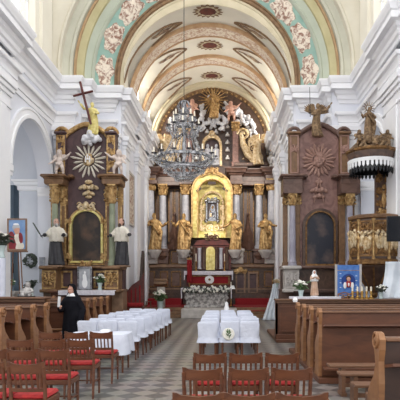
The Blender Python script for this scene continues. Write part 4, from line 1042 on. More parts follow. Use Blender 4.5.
# ------------------------------------------------------------------ sanctuary: freestanding altar, ambo, chair, carpet
cp = MB(); cp.bx(CL + .25, CR - .25, 27.2, 30.6, .48, .5, .005); cp.bx(CL + .25, XC - 1.7, 29.9, 30.9, .48, .86, .01); cp.bx(XC + 1.4, CR - .25, 29.9, 30.9, .48, .86, .01); cp.bx(CL + .3, XC - 1.9, 26.38, 26.82, .32, .335); cp.bx(XC + 1.9, CR - .3, 26.38, 26.82, .32, .335)
tag(cp.build('red_carpet', M['carpet'], None, False), 'red carpet over the chancel floor and its steps', 'carpet')
pl = MB(); pl.bx(wx(181, 25.6), wx(237, 25.6), 25.6, 27.9, 0, .475, .02); trim(pl, M['palestone'], False)
fa = empty('freestanding_altar', (wx(206, 27), 27.3, .5), 'carved grey stone altar block with reliefs on the chancel steps', 'altar')
X0, X1 = wx(184, 26.9), wx(229, 26.9)
mb = MB(); mb.bx(X0 + .1, X1 - .1, 26.9, 27.9, .47, wz(291, 26.9), .05); mb.bx(X0 + .0, X1 - .0, 26.8, 28, .47, .6, .03); mb.build('block', M['stonegrey'], fa)
mb = MB(); mb.bx(X0 - .1, X1 + .1, 26.75, 28, wz(291.5, 26.9), wz(288.5, 26.9), .03); mb.build('top_slab', M['palestone'], fa)
for i in range(4):
    mb = MB(); x = X0 + (X1 - X0) * (i + .5) / 4
    mb.ell((x, 26.9, .95), (.1, .07, .26)); mb.ell((x, 26.87, 1.22), (.07, .07, .09)); ornament(mb, (x, 1.0), .5, .6, 26.9, 12, i)
    mb.build('relief_figure', M['stonegrey'], fa)
t = MB(); t.bx(X0 - .12, X1 + .12, 26.73, 28.02, wz(288.5, 26.9), wz(287.9, 26.9)); t.bx(X0 - .14, X0 - .1, 26.7, 28, .95, wz(288, 26.9)); t.bx(X1 + .1, X1 + .14, 26.7, 28, .95, wz(288, 26.9))
tag(t.build('altar_cloth', M['lace']), 'white cloth over the carved grey stone altar, hanging down at both ends', 'cloth')
gl = empty('flower_garland', (wx(206.5, 26.7), 26.7, wz(288, 26.9)), 'long low arrangement of white flowers along the front of the grey stone altar', 'flowers'); rd = random.Random(4)
mb = MB()
for i in range(150):
    x = rd.uniform(X0, X1); mb.ell((x, 26.82 + rd.uniform(-.14, .1), wz(288, 26.9) + rd.uniform(-.22, .06)), (.1, .04, .02), (rd.uniform(-1, 1), rd.uniform(-1, 1), rd.uniform(0, 3)), 8, 5)
mb.build('foliage', M['darkleaf'], gl)
for i in range(44):
    x = X0 + (X1 - X0) * (i + .5) / 44; p = Vector((x, 26.68 + rd.uniform(-.06, .1), wz(288, 26.9) + rd.uniform(-.2, .1))); mb = MB()
    for j in range(5): mb.ell(p + Vector((.035 * math.cos(j * 1.257), 0, .035 * math.sin(j * 1.257))), (.03, .025, .03), u=8, v=5)
    mb.build('blossom', M['blossom'], gl)
am = empty('ambo', (wx(160.5, 27), 27.1, .5), 'wooden reading stand with white flowers in front, left of the stone altar', 'lectern')
mb = MB(); mb.pb(157, 164.5, 287, 309, 27.0, .35, .02); mb.build('post', M['palestone'], am)
mb = MB(); mb.box((wx(160.5, 27), 27.1, wz(282.5, 27)), (.66, .5, .3), (-.25, 0, 0), .02); mb.pb(154.5, 166.5, 279.5, 281, 26.8, .6, .02); mb.build('desk', M['brownmarble'], am)
bouquet('white flower bunch standing before the wooden reading stand', (wx(160.5, 26.75), 26.72, .48 - .16), 1.9, 12, seed=8, spread=.16)
# red upholstered bench at the left chancel pier
rb = empty('sedilia_bench', (wx(129, 22.9), 22.9, 0), 'dark red bench with a red cushion left of the chancel steps', 'bench')
x0, x1 = wx(120.5, 22.7), wx(142, 22.7)
mb = MB(); mb.bx(x0, x1, 22.7, 23.4, 0, wz(307, 22.7), .03); mb.build('seat_box', M['redwood'], rb)
mb = MB(); mb.bx(x0 + .05, x1, 22.65, 23.3, wz(307, 22.7), wz(303, 22.7), .05); mb.build('cushion', M['carpet'], rb)
zb_ = lambda y: wz(y, 23.25)
mb = MB(); mb.prism([(x0, zb_(303)), (x0 + .1, zb_(293)), (x0 + .4, zb_(285)), (x1 - .15, zb_(279)), (x1, zb_(272)), (x1, zb_(303))], 'xz', 23.3, 23.42); mb.build('backrest', M['redwood'], rb)
for i in range(4):
    mb = MB(); xx = x0 + .18 + i * .19; mb.tube([(xx, 23.28, zb_(303)), (xx, 23.28, zb_(292 - 2.2 * i))], .03, 8); mb.build('baluster', M['carpet'], rb)
mb = MB(); mb.bx(x0, x0 + .08, 22.7, 23.4, wz(307, 22.7), zb_(296), .02); mb.ell((x0 + .04, 22.72, zb_(295.5)), .07); mb.build('armrest', M['redwood'], rb)
# tall dark bench end against the left chancel wall
mb = MB(); mb.prism([(24.9, .0), (26.0, .0), (26.0, wz(255, 26)), (25.8, wz(251, 26)), (25.5, wz(258, 25)), (25.2, wz(275, 25)), (24.9, wz(286, 25))], 'yz', wx(139, 25), wx(139, 25) + .12)
tag(mb.build('stall_end', M['darkwood']), 'tall dark carved stall end by the left chancel wall behind the red bench', 'stall')
# right of the altar: white veil over a stand, processional candle, small white figure
vs = empty('veiled_stand', (wx(272, 25), 25, 0), 'stand with a long white veil trailing to the floor right of the chancel steps', 'stand')
mb = MB(); mb.lathe([(.2, 0), (.2, .05), (.05, .1), (.05, wz(288, 25)), (.15, wz(287, 25))], (wx(276, 25), 25, 0), 16); mb.build('stand', M['darkwood'], vs)
mb = MB(); A = []
for j in range(14):
    t_ = j / 13; z = wz(284, 24.9) * (1 - t_) + .02 * t_; xl = wx(272.5 - 11 * t_ ** 1.4, 24.9); xr = wx(278, 24.9)
    A.append([mb.bm.verts.new((xl + (xr - xl) * k / 14, 24.85 - .5 * t_ ** 2 + .05 * math.sin(k * 1.5 + t_ * 2) * (.3 + t_), z)) for k in range(15)])
for a_, b_2 in zip(A, A[1:]): mb.loft(a_, b_2, False)
o = mb.build('white_veil', M['satin'], vs); o.modifiers.new('t', 'SOLIDIFY').thickness = .01
bouquet('yellowish flower posy on the veiled stand right of the chancel steps', (wx(277, 24.9), 24.8, wz(287.5, 24.9)), .8, 10, seed=12, fol='palegold')
st = candlestick(wx(231, 28), 27.9, .5, 1.3, 'slim standing candlestick right of the stone altar', None, True)
st2 = empty('floor_lamp', (wx(232.5, 27), 27.0, .5), 'thin floor stand with a white shade right of the stone altar', 'lamp')
mb = MB(); mb.lathe([(.15, .5), (.15, .53), (.02, .56), (.02, wz(288, 27))], (wx(232.5, 27), 27, 0), 12); mb.build('pole', M['darkmetal'], st2)
mb = MB(); mb.lathe([(.16, wz(289, 27)), (.08, wz(285.5, 27)), (.06, wz(285.5, 27))], (wx(232.5, 27), 27, 0), 16); mb.build('lamp_shade', M['white'], st2)
kn = empty('kneeler', (wx(148, 26.8), 26.95, .5), 'small pale wooden stool at the left of the red carpet', 'stool')
mb = MB(); mb.box((wx(148, 26.8), 26.95, .78), (.3, .25, .04), bev=.01); mb.build('seat', M['pewlight'], kn)
for sx in (-1, 1):
    for sy in (-1, 1):
        mb = MB(); mb.tube([(wx(148, 26.8) + sx * .11, 26.95 + sy * .08, .76), (wx(148, 26.8) + sx * .13, 26.95 + sy * .1, .5)], .02, 8); mb.build('leg', M['pewlight'], kn)
# ------------------------------------------------------------------ chandelier
CD = 12.0
ch = empty('chandelier', (XC - .146, CD, 0), 'large crystal chandelier hanging on a thin wire before the high altar', 'chandelier')
k_ = F / CD; cx0 = wx(184, CD); ch.location = (cx0, CD, wz(180, CD))
zc = lambda y: wz(y, CD)
mb = MB(); mb.tube([(cx0, CD, zc(100)), (cx0, CD, 12.5)], .008, 6); mb.build('suspension_wire', M['darkmetal'], ch)
mb = MB(); mb.lathe([(.01, zc(178)), (.05, zc(176)), (.03, zc(170)), (.06, zc(165)), (.03, zc(158)), (.05, zc(145)), (.025, zc(135)), (.07, zc(122)), (.03, zc(115)), (.06, zc(108)), (.015, zc(100))], (cx0, CD, 0), 16); mb.build('stem', M['silvermetal'], ch)
def hoop(y, r, t, nm):
    mb = MB(); mb.tube([(cx0 + r * math.cos(2 * PI * i / 40), CD + r * math.sin(2 * PI * i / 40), zc(y)) for i in range(41)], t, 8, flat=2.0); mb.build(nm, M['silvermetal'], ch)
hoop(112, .12, .016, 'crown'); hoop(125, .19, .012, 'upper_ring'); hoop(158, .6, .02, 'main_ring'); hoop(169, .46, .014, 'lower_ring'); hoop(177, .2, .012, 'bottom_ring')
mb = MB()
for i in range(10):
    a = 2 * PI * i / 10; c, s = math.cos(a), math.sin(a)
    mb.tube([(cx0 + .1 * c, CD + .1 * s, zc(111)), (cx0 + .16 * c, CD + .16 * s, zc(107)), (cx0 + .1 * c, CD + .1 * s, zc(102)), (cx0, CD, zc(101))], .012, 5)
mb.build('crown_arch', M['silvermetal'], ch)
rd = random.Random(11); cr_ = MB(); drops = MB()
def bead(mbx, p, r, l=1.5):
    mbx.lathe([(r * .2, -r * l), (r, -r * .2), (r * .55, r * .6), (r * .1, r * l * .7)], p, 6)
def string(p0, p1, sag, n, r=.013):
    p0, p1 = Vector(p0), Vector(p1)
    for i in range(n + 1):
        t = i / n; p = p0.lerp(p1, t); p.z -= sag * 4 * t * (1 - t); bead(cr_, p, r)
for i in range(22):
    a = 2 * PI * i / 22; c, s = math.cos(a), math.sin(a)
    string((cx0 + .18 * c, CD + .18 * s, zc(125)), (cx0 + .5 * c, CD + .5 * s, zc(157)), .1, 20)      # tent of strings
    string((cx0 + .6 * c, CD + .6 * s, zc(159)), (cx0 + .2 * c, CD + .2 * s, zc(177)), .1, 14)         # basket
    a2 = 2 * PI * (i + 1) / 22
    string((cx0 + .6 * c, CD + .6 * s, zc(159)), (cx0 + .6 * math.cos(a2), CD + .6 * math.sin(a2), zc(159)), .05, 4)
    for (r_, y_, q) in ((.6, 161, .03), (.46, 171, .028), (.2, 179, .026)):
        bead(drops, (cx0 + r_ * c, CD + r_ * s, zc(y_)), q, 1.9)
    string((cx0 + .19 * c, CD + .19 * s, zc(125)), (cx0 + .12 * c, CD + .12 * s, zc(112)), .0, 6)
tag(cr_.build('crystal_string', M['crystal'], ch, False), kind='stuff'); tag(drops.build('crystal_drop', M['crystal'], ch, False), kind='stuff')
def branch(a, r, z0, z1, size, nm):
    c, s = math.cos(a), math.sin(a); P0 = lambda q, z: (cx0 + q * c, CD + q * s, z)
    mb = MB(); mb.tube([P0(.03, z0), P0(r * .35, z0 - .08), P0(r * .75, z0 - .1), P0(r, z1 - .05), P0(r, z1)], [.014, .016, .014, .012, .012], 7)
    mb.lathe([(.012, z1), (.05 * size, z1 + .01), (.06 * size, z1 + .025), (.03 * size, z1 + .02)], P0(r, 0), 12)
    b = mb.build(nm, M['silvermetal'], ch)
    mb = MB(); mb.lathe([(.016, z1 + .02), (.016, z1 + .15), (.003, z1 + .16)], P0(r, 0), 8); mb.build('candle', M['wax'], b)
    mb = MB()
    for j in range(6):
        q = 2 * PI * j / 6; x, y, z = P0(r, z1); bead(mb, (x + .055 * size * math.cos(q), y + .055 * size * math.sin(q), z - .04), .018, 1.9)
    mb.build('pendant', M['crystal'], b, False)
for i in range(14): branch(2 * PI * i / 14, .72, zc(162), zc(157), 1.1, 'lower_branch')
for i in range(10): branch(2 * PI * (i + .5) / 10, .36, zc(133), zc(127), 1.2, 'upper_branch')
for i in range(8): branch(2 * PI * i / 8, .24, zc(122), zc(118), 1.0, 'top_branch')
# ------------------------------------------------------------------ pulpit on the right nave pier
PD = 17.4; PS = F / PD; pcx = wx(373, PD)
pu = empty('pulpit', (pcx, PD, wz(292, PD)), 'carved gilt and brown pulpit with a canopy on the right nave pier', 'pulpit')
zp = lambda y: wz(y, PD)
def P(name, m, fn, parent=pu, smooth=True):
    mb = MB(); fn(mb); return mb.build(name, M[m], parent, smooth)
R8 = .82
def octo(mb, prof): mb.lathe(prof, (pcx + .05, PD, 0), 10)
P('drum', 'darkmarble', lambda mb: octo(mb, [(R8 * .96, zp(262)), (R8 * .96, zp(220)), (R8 * .9, zp(220))]), smooth=False)
P('top_rail', 'brownmarble', lambda mb: octo(mb, [(R8, zp(221)), (R8 * 1.08, zp(220)), (R8 * 1.1, zp(217.5)), (R8 * 1.0, zp(216.5))]), smooth=False)
P('bottom_rail', 'oldgold', lambda mb: octo(mb, [(R8 * .98, zp(266)), (R8 * 1.1, zp(264.5)), (R8 * 1.1, zp(261)), (R8 * 1.0, zp(259.5))]), smooth=False)
for k in range(10):
    a0 = 2 * PI * k / 10; a1 = 2 * PI * (k + 1) / 10; am_ = (a0 + a1) / 2
    if math.sin(am_) > .4: continue
    ra = R8 * .97 * math.cos(PI / 10); w = 2 * R8 * .96 * math.sin(PI / 10)
    c = Vector((pcx + .05, PD, 0)) + Vector((ra * math.cos(am_), ra * math.sin(am_), zp(240)))
    mb = MB(); rect_frame(mb, -w * .44, w * .44, -.58, .58, .06, -.05, .03); ornament(mb, (0, .38), w * .7, .3, -.03, 8, k); ornament(mb, (0, -.4), w * .7, .3, -.03, 8, k + 9)
    mb.rotz(am_ + PI / 2).shift(c); pn = mb.build('relief_panel', M['oldgold'], pu)
    mb = MB(); rd_ = random.Random(k)
    mb.bx(-w * .38, w * .38, -.01, .02, -.52, .52)
    mb.rotz(am_ + PI / 2).shift(c); mb.build('panel_ground', M['tanmarble'], pn)
    mb = MB()
    for q in (-1, 0, 1): mb.ell((q * w * .26, -.04, -.08 + rd_.uniform(-.1, .08)), (.085, .06, .26), (0, rd_.uniform(-.3, .3), 0)); mb.ell((q * w * .24, -.07, .2 + rd_.uniform(-.12, .08)), (.055, .055, .065)); mb.tube([(q * w * .26, -.08, .12), (q * w * .3 + rd_.uniform(-.2, .2), -.1, .25)], .03, 6); mb.tube([(q * w * .24, -.06, .05), (q * w * .24 + .1, -.08, .0)], .025, 6)
    mb.rotz(am_ + PI / 2).shift(c); mb.build('relief_figures', M['palegold'], pn)
    cc = Vector((pcx + .05 + R8 * .98 * math.cos(a1), PD + R8 * .98 * math.sin(a1), 0))
    mb = MB(); mb.lathe([(.06, zp(260)), (.04, zp(255)), (.05, zp(238)), (.035, zp(226)), (.07, zp(221))], cc, 10); mb.ell((cc.x, cc.y, zp(240)), (.07, .07, .12)); mb.build('corner_colonnette', M['gold'], pu)
P('underside', 'darkmarble', lambda mb: mb.lathe([(R8 * 1.0, zp(264)), (R8 * .98, zp(267)), (R8 * .8, zp(271)), (R8 * .62, zp(277)), (R8 * .42, zp(284)), (R8 * .3, zp(289)), (.1, zp(293)), (.02, zp(294))], (pcx + .05, PD, 0), 10), smooth=False)
P('pendant_boss', 'oldgold', lambda mb: (mb.ell((pcx + .05, PD, zp(294)), (.12, .12, .14)), [mb.tube([(pcx + .05 + R8 * .95 * math.cos(a), PD + R8 * .95 * math.sin(a), zp(267)), (pcx + .05 + R8 * .6 * math.cos(a), PD + R8 * .6 * math.sin(a), zp(277)), (pcx + .05 + .2 * math.cos(a), PD + .2 * math.sin(a), zp(291))], .03, 6) for a in [PI + PI * i / 5 for i in range(6)]]))
# back board between drum and canopy
bb = P('back_board', 'darkmarble', lambda mb: mb.bx(wx(377.5, 17.9), wx(390, 17.9), 17.9, 18.3, zp(220), zp(165), .02))
for u in (379.5, 388):
    for y in (176, 189, 202, 213): P('carved_border', 'oldgold', lambda mb: ornament(mb, (wx(u, 17.85), zp(y)), .2, .4, 17.87, 7, y), bb)
P('carved_figure', 'gold', lambda mb: (mb.ell((wx(384, 17.85), 17.86, zp(197)), (.08, .05, .3)), mb.ell((wx(384, 17.85), 17.84, zp(184)), (.07, .06, .09)), ornament(mb, (wx(384, 17.85), zp(210)), .3, .3, 17.86, 8, 1)), bb)
# canopy with its fringe
RC = .8
cpx = wx(371, PD)
can = P('canopy', 'darkmarble', lambda mb: mb.lathe([(RC * .9, zp(163)), (RC * .95, zp(160)), (RC * 1.0, zp(155)), (RC * 1.0, zp(152.5)), (RC * .8, zp(150.5)), (RC * .5, zp(147)), (RC * .3, zp(145))], (cpx, PD, 0), 10), smooth=False)
P('canopy_cornice', 'oldgold', lambda mb: mb.lathe([(RC * .98, zp(155)), (RC * 1.07, zp(153.5)), (RC * 1.08, zp(151.8)), (RC * .95, zp(151.2))], (cpx, PD, 0), 10), smooth=False, parent=can)
def fringe(mb, r, yt, yb, n):
    for i in range(n):
        a = 2 * PI * i / n; b = 2 * PI * (i + .62) / n
        pts = [(a, yt), (b, yt), (b, yb - 2), ((a + b) / 2, yb), (a, yb - 2)]
        for rr in (r,):
            V = [mb.bm.verts.new((cpx + rr * math.cos(t), PD + rr * math.sin(t), zp(y))) for t, y in pts]; W = [mb.bm.verts.new((cpx + (rr - .03) * math.cos(t), PD + (rr - .03) * math.sin(t), zp(y))) for t, y in pts]
            mb.bm.faces.new(V); mb.bm.faces.new(W[::-1]); mb.loft(V, W)
P('dark_hanging', 'blackpl', lambda mb: mb.lathe([(RC * .8, zp(171.5)), (RC * .86, zp(171.5)), (RC * .9, zp(163)), (RC * .8, zp(162))], (cpx, PD, 0), 40, cap=False), can)
P('white_valance', 'white', lambda mb: (mb.lathe([(RC * .95, zp(164.8)), (RC * .965, zp(161.5)), (RC * .93, zp(161.5)), (RC * .93, zp(164.8))], (cpx, PD, 0), 40), fringe(mb, RC * .95, 164, 170.5, 34)), can)
P('black_tassels', 'blackpl', lambda mb: fringe(mb, RC * .89, 166, 175.5, 34), can)
P('volute_crest', 'bronze', lambda mb: ([mb.tube([(cpx + RC * .85 * math.cos(a), PD + RC * .85 * math.sin(a), zp(151)), (cpx + RC * .6 * math.cos(a), PD + RC * .6 * math.sin(a), zp(146)), (cpx + .2 * math.cos(a), PD + .2 * math.sin(a), zp(138))], [.07, .09, .08], 8) for a in [2 * PI * i / 8 for i in range(8)]], mb.ell((cpx, PD, zp(140)), (.24, .24, .2)), ornament(mb, (cpx, zp(146)), .9, .4, PD - .6, 16, 3)), can)
place_fig(saint(M['bronze'], 'radiant_statue', 1, .026), 'radiant_statue', (cpx - .06, PD, zp(138)), .58, 'bronze gold statue with a ray crown on top of the pulpit canopy', 'statue', .2)
e = bpy.data.objects['radiant_statue']
mb = MB()
for i in range(13):
    a = 2 * PI * i / 13; mb.tube([(.16 * math.cos(a), .06, 1.74 + .16 * math.sin(a)), (.42 * math.cos(a), .06, 1.74 + .42 * math.sin(a))], [.035, .008], 5)
mb.tube([(.17 * math.cos(t * PI / 8), .06, 1.74 + .17 * math.sin(t * PI / 8)) for t in range(17)], .03, 6)
o = mb.build('ray_crown', M['bronze']); o.parent = e
for x, kd, lb, kk in ((357.5, 0, 'small bronze cherub at the left end of the pulpit canopy', .72), (385, 1, 'small bronze cherub at the right end of the pulpit canopy', .72)):
    place_fig(putto(M['bronze'], 'canopy_cherub', kd, .018), 'canopy_cherub', (wx(x, PD), PD - .25, zp(149.5)), kk, lb, 'statue', 0, 'cherubs on the pulpit canopy')
# flat screen on a wall arm
tv = empty('flat_screen', (wx(403, 15.2), 15.2, wz(229, 15.2)), 'black flat screen mounted on an arm in front of the right pilaster', 'screen')
x0, x1 = wx(387, 15.2), wx(387, 15.2) + .86
mb = MB(); mb.bx(x0, x1, 15.2, 15.26, wz(241.5, 15.2), wz(216, 15.2), .012); mb.build('casing', M['blackpl'], tv)
mb = MB(); mb.bx(x0 + .02, x1 - .02, 15.192, 15.2, wz(241, 15.2), wz(216.5, 15.2)); mb.build('screen_glass', M['screen'], tv)
mb = MB(); mb.tube([((x0 + x1) / 2, 15.26, wz(229, 15.2)), ((x0 + x1) / 2 + .3, 15.5, wz(229, 15.2)), (XR + .02, 15.6, wz(229, 15.2))], .03, 8); mb.build('wall_arm', M['blackpl'], tv)
# ------------------------------------------------------------------ pews
for (xa, s, y0, y1) in ((-3.95, -1, 8.9, 13.2), (-3.95, -1, 15.0, 18.7), (1.62, 1, 9.0, 13.2), (1.5, 1, 15.2, 18.6)):
    mb = MB(); x1 = (XL + .35 if y0 < 10 else -5.95) if s < 0 else XR - .35
    mb.bx(min(xa, x1), max(xa, x1), y0, y1, 0, .1, .01); trim(mb, M['pew'], False)
END = [(-.06, .1), (-.07, .45), (-.1, .8), (-.08, 1.02), (-.12, 1.14), (-.13, 1.24), (-.07, 1.3), (.02, 1.31), (.09, 1.26), (.1, 1.17), (.05, 1.08), (.03, .98), (.08, .86), (.2, .76), (.3, .66), (.33, .54), (.28, .44), (.27, .32), (.33, .2), (.36, .1)]
def pew(s, L, panel=False):
    """aisle end at x=0, running away along s*x, sitters face +y"""
    e = empty('church_pew', (0, 0, 0), None, 'pew')
    for q in (0, 1):
        if q and not panel and False: continue
        mb = MB(); a = s * (.0 if not q else L - .06)
        mb.prism(END, 'yz', a, a + s * .06)
        en = mb.build('end_panel', M['pewend'], e, False)
        if not q:
            mb = MB()
            mb.tube([(-s * .008, -.01 + .075 * math.cos(t), 1.225 + .075 * math.sin(t)) for t in [2 * PI * i / 14 for i in range(15)]], .016, 6); mb.ell((-s * .005, -.01, 1.225), (.02, .04, .04))
            mb.build('carved_scroll', M['pewend'], en)
    x0, x1 = sorted((s * .06, s * (L - .06)))
    mb = MB(); mb.bx(x0, x1, -.09, -.05, .12, 1.22); mb.build('backrest', M['pew'], e, False)
    mb = MB(); mb.bx(x0, x1, -.13, .03, 1.22, 1.26, .01); mb.build('top_rail', M['pewlight'], e)
    mb = MB(); mb.bx(x0, x1, -.05, .34, .5, .54, .01); mb.build('seat', M['pew'], e)
    mb = MB(); mb.box(((x0 + x1) / 2, -.22, 1.0), (x1 - x0, .26, .03), (-.2, 0, 0)); mb.build('book_ledge', M['pew'], e, False)
    mb = MB(); mb.bx(x0, x1, -.34, -.16, .24, .29, .01); mb.build('kneeling_board', M['pew'], e)
    return e
pl_ = pew(-1, 3.0); lefts = []
PW = 'carved wooden pews facing the altar'
order = ['first', 'second', 'third', 'fourth']
for i, d in enumerate((9.4, 10.15, 10.95, 11.75)):
    o = pl_ if i == 0 else copy_tree(pl_); o.location = (-4.0, d, 0)
    o['label'] = 'wooden pew of the near left block, ' + ('nearest the camera', 'second from the camera', 'third from the camera', 'last before the front desk')[i]; o['group'] = 'pews of the near left block'
pf_ = pew(-1, 1.9)
for i, d in enumerate((15.3, 16.1, 16.95, 17.85)):
    o = pf_ if i == 0 else copy_tree(pf_); o.location = (-4.0, d, 0)
    o['label'] = 'wooden pew of the far left block behind the nun, ' + ('nearest the camera', 'second from the camera', 'third from the camera', 'nearest the altar steps')[i]; o['group'] = 'pews of the far left block'
pr = pew(1, 3.95)
for i, d in enumerate((9.25, 10.15, 11.05, 11.95)):
    o = pr if i == 0 else copy_tree(pr); o.location = (1.65, d, 0)
    o['label'] = 'pew of the right block, ' + ('rearmost with its panelled back to the camera', 'second from the rear', 'third from the rear', 'fourth from the rear')[i]; o['group'] = 'pews of the right block'
mb = MB(); mb.bx(.06, 3.89, -.12, -.07, .1, 1.22); a = mb.build('rear_panel', M['pew'], pr, False)
mb = MB(); rect_frame(mb, .3, 1.95, .3, 1.02, .06, -.145, -.11); rect_frame(mb, 2.1, 3.75, .3, 1.02, .06, -.145, -.11); mb.bx(.06, 3.89, -.16, -.1, .1, .22, .01); mb.bx(.06, 3.89, -.15, -.1, 1.1, 1.16, .01); mb.build('panel_moulding', M['pew'], a)
def panel_desk(name, label, xa, s, y, z1, L):
    e = empty(name, (0, 0, 0), label, 'desk'); x0, x1 = sorted((0, s * L))
    mb = MB(); mb.bx(x0, x1, 0, .06, .1, z1 - .05); mb.build('front_panel', M['pew'], e, False)
    n = 3
    for k in range(n):
        a, b = x0 + (x1 - x0) * k / n + .12, x0 + (x1 - x0) * (k + 1) / n - .12
        mb = MB(); rect_frame(mb, a, b, .3, z1 - .22, .06, -.035, .01); mb.build('panel_moulding', M['pew'], e, False)
    mb = MB(); mb.bx(x0 - .03, x1 + .03, -.12, .38, z1 - .05, z1, .012); mb.bx(x0, x1, -.06, .1, z1 - .12, z1 - .05, .01); mb.build('desk_top', M['pewlight'], e)
    mb = MB(); mb.bx(x0, x1, -.05, .1, .1, .24, .01); mb.build('base_board', M['pew'], e)
    for q in (0, 1):
        xx = 0 if q == 0 else s * (L - .06)
        mb = MB(); mb.prism([(0, .1), (0, z1 - .05), (.36, z1 - .05), (.3, z1 - .3), (.22, .7), (.32, .4), (.36, .1)], 'yz', xx, xx + s * .06); mb.build('side_panel', M['pewend' if s < 0 else 'pew'], e, False)
    e.location = (xa, y, 0); return e
panel_desk('front_desk', 'panelled wooden pew front with a broad ledge, left of the nun', -4.4, -1, 12.75, wz(297, 12.75), 2.6)
panel_desk('front_desk', 'panelled wooden pew front under the white strip and the blue banner on the right', 1.5, 1, 15.35, wz(299, 15.35), 3.9)
panel_desk('front_desk', 'low panelled wood behind the nun at the foot of the left side altar', -4.1, -1, 14.5, 1.22, 2.9)
# backless benches in the right foreground
def bench(s=1, L=2.6):
    e = empty('wooden_bench', (0, 0, 0), None, 'bench')
    mb = MB(); mb.bx(0, L, -.13, .13, .44, .48, .008); mb.build('seat', M['pewlight'], e)
    for x in (.22, L - .22):
        mb = MB(); mb.bx(x - .03, x + .03, -.11, .11, .02, .44); mb.bx(x - .04, x + .04, -.15, .15, 0, .05); mb.build('leg', M['pewlight'], e, False)
    mb = MB(); mb.bx(.25, L - .25, -.02, .02, .12, .18); mb.build('stretcher', M['pewlight'], e, False)
    return e
b0 = bench()
for i, (d, x) in enumerate(((8.15, 328), (7.4, 338.5), (6.6, 352.5), (5.95, 368))):
    o = b0 if i == 0 else copy_tree(b0); o.location = (wx(x, d), d, 0)
    o['label'] = 'low backless wooden bench at right, ' + ('nearest the panelled pew back', 'second from the panelled pew back', 'third from the panelled pew back', 'nearest the scroll-topped pew')[i]; o['group'] = 'backless benches at the right'
np_ = pew(1, 2.6); np_.location = (wx(377.5, 5.2), 5.25, -.05); np_['label'] = 'scroll-ended wooden pew at the right edge of the foreground'
for c in kids(np_):
    if c.name.startswith('backrest'): c.data = c.data.copy(); c.data.materials[0] = M['darkwood']
# ------------------------------------------------------------------ chairs with red seats
def chair():
    e = empty('wooden_chair', (0, 0, 0), None, 'chair')
    mb = MB(); mb.bx(-.2, .2, -.19, .21, .49, .545, .025); mb.build('seat', M['redfab'], e)
    mb = MB(); mb.bx(-.205, .205, -.195, .215, .43, .495, .01); mb.build('seat_frame', M['chair'], e)
    for s in (-1, 1):
        mb = MB(); mb.tube([(s * .18, .19, .44), (s * .18, .2, 0)], [.022, .016], 8); mb.build('leg', M['chair'], e)
        mb = MB(); mb.tube([(s * .185, -.25, 0), (s * .185, -.2, .42), (s * .185, -.205, .6), (s * .19, -.26, .86)], [.018, .023, .021, .018], 8); mb.build('leg', M['chair'], e)
    def curved(z0, z1, w, dy, t=.022, ear=0):
        mb = MB(); A = []
        n = 12
        for i in range(n + 1):
            u = -1 + 2 * i / n; x = u * w; bow = -.03 * (1 - u * u)
            zt = z1 - ear * .018 * (1 - abs(u)) + (ear * .012 if abs(u) > .8 else 0); zb = z0 + (ear * .03 if abs(u) > .93 else 0)
            def yy(z): return dy - .22 * max(0, z - .6) + bow
            A.append([mb.bm.verts.new(p) for p in ((x, yy(zb), zb), (x, yy(zt), zt), (x, yy(zt) + t, zt), (x, yy(zb) + t, zb))])
        for a, b in zip(A, A[1:]): mb.loft(a, b)
        mb.bm.faces.new(A[0]); mb.bm.faces.new(A[-1][::-1]); return mb
    curved(.78, .9, .2, -.2, .024, 1).build('top_rail', M['chair'], e)
    curved(.585, .625, .18, -.215, .02).build('lower_rail', M['chair'], e)
    for i in range(5):
        x = -.12 + .06 * i; b = -.03 * (1 - (x / .2) ** 2)
        mb = MB(); mb.tube([(x, -.205 + b, .62), (x, -.245 + b, .79)], .013, 7, flat=.55); mb.build('slat', M['chair'], e)
    for p, q in (((-.18, .195, .2), (.18, .195, .2)), ((-.183, -.22, .24), (-.18, .196, .24)), ((.183, -.22, .24), (.18, .196, .24))):
        mb = MB(); mb.tube([p, q], .011, 7); mb.build('stretcher', M['chair'], e)
    return e
def dist(y, z=.9): return F * (H - z) / (y - VY)
c0 = chair(); first = [True]; rdc = random.Random(2)
def put_chair(x, y, label, group):
    o = c0 if first[0] else copy_tree(c0); first[0] = False
    d = dist(y) + .26
    o.location = (wx(x, dist(y)), d, 0); o.rotation_euler = (0, 0, rdc.uniform(-.05, .05)); o['label'] = label; o['group'] = group
G1 = 'red-seated chairs in the centre foreground'
for y, xs, rn in ((353.5, (209, 245, 283), 'row nearest the covered chairs'), (368.5, (203.5, 248, 291.5), 'middle row'), (394, (198, 250, 302), 'row cut by the bottom edge')):
    for x, pn in zip(xs, ('left', 'middle', 'right')):
        put_chair(x, y, 'red-seated chair of the centre group, %s in the %s' % (pn, rn), G1)
G2 = 'red-seated chairs in the left foreground'
for y, xs, rn in ((332, (50, 76, 101.5), 'row nearest the small white table'), (339.5, (20, 52, 80), 'second row from the table'), (349.5, (-9, 21.5, 53.5), 'third row from the table'), (363, (-15, 26.5), 'front row')):
    nn = ('left', 'middle', 'right') if len(xs) == 3 else ('left', 'right')
    for x, pn in zip(xs, nn):
        put_chair(x, y, 'red-seated chair of the left group, %s in the %s' % (pn, rn), G2)
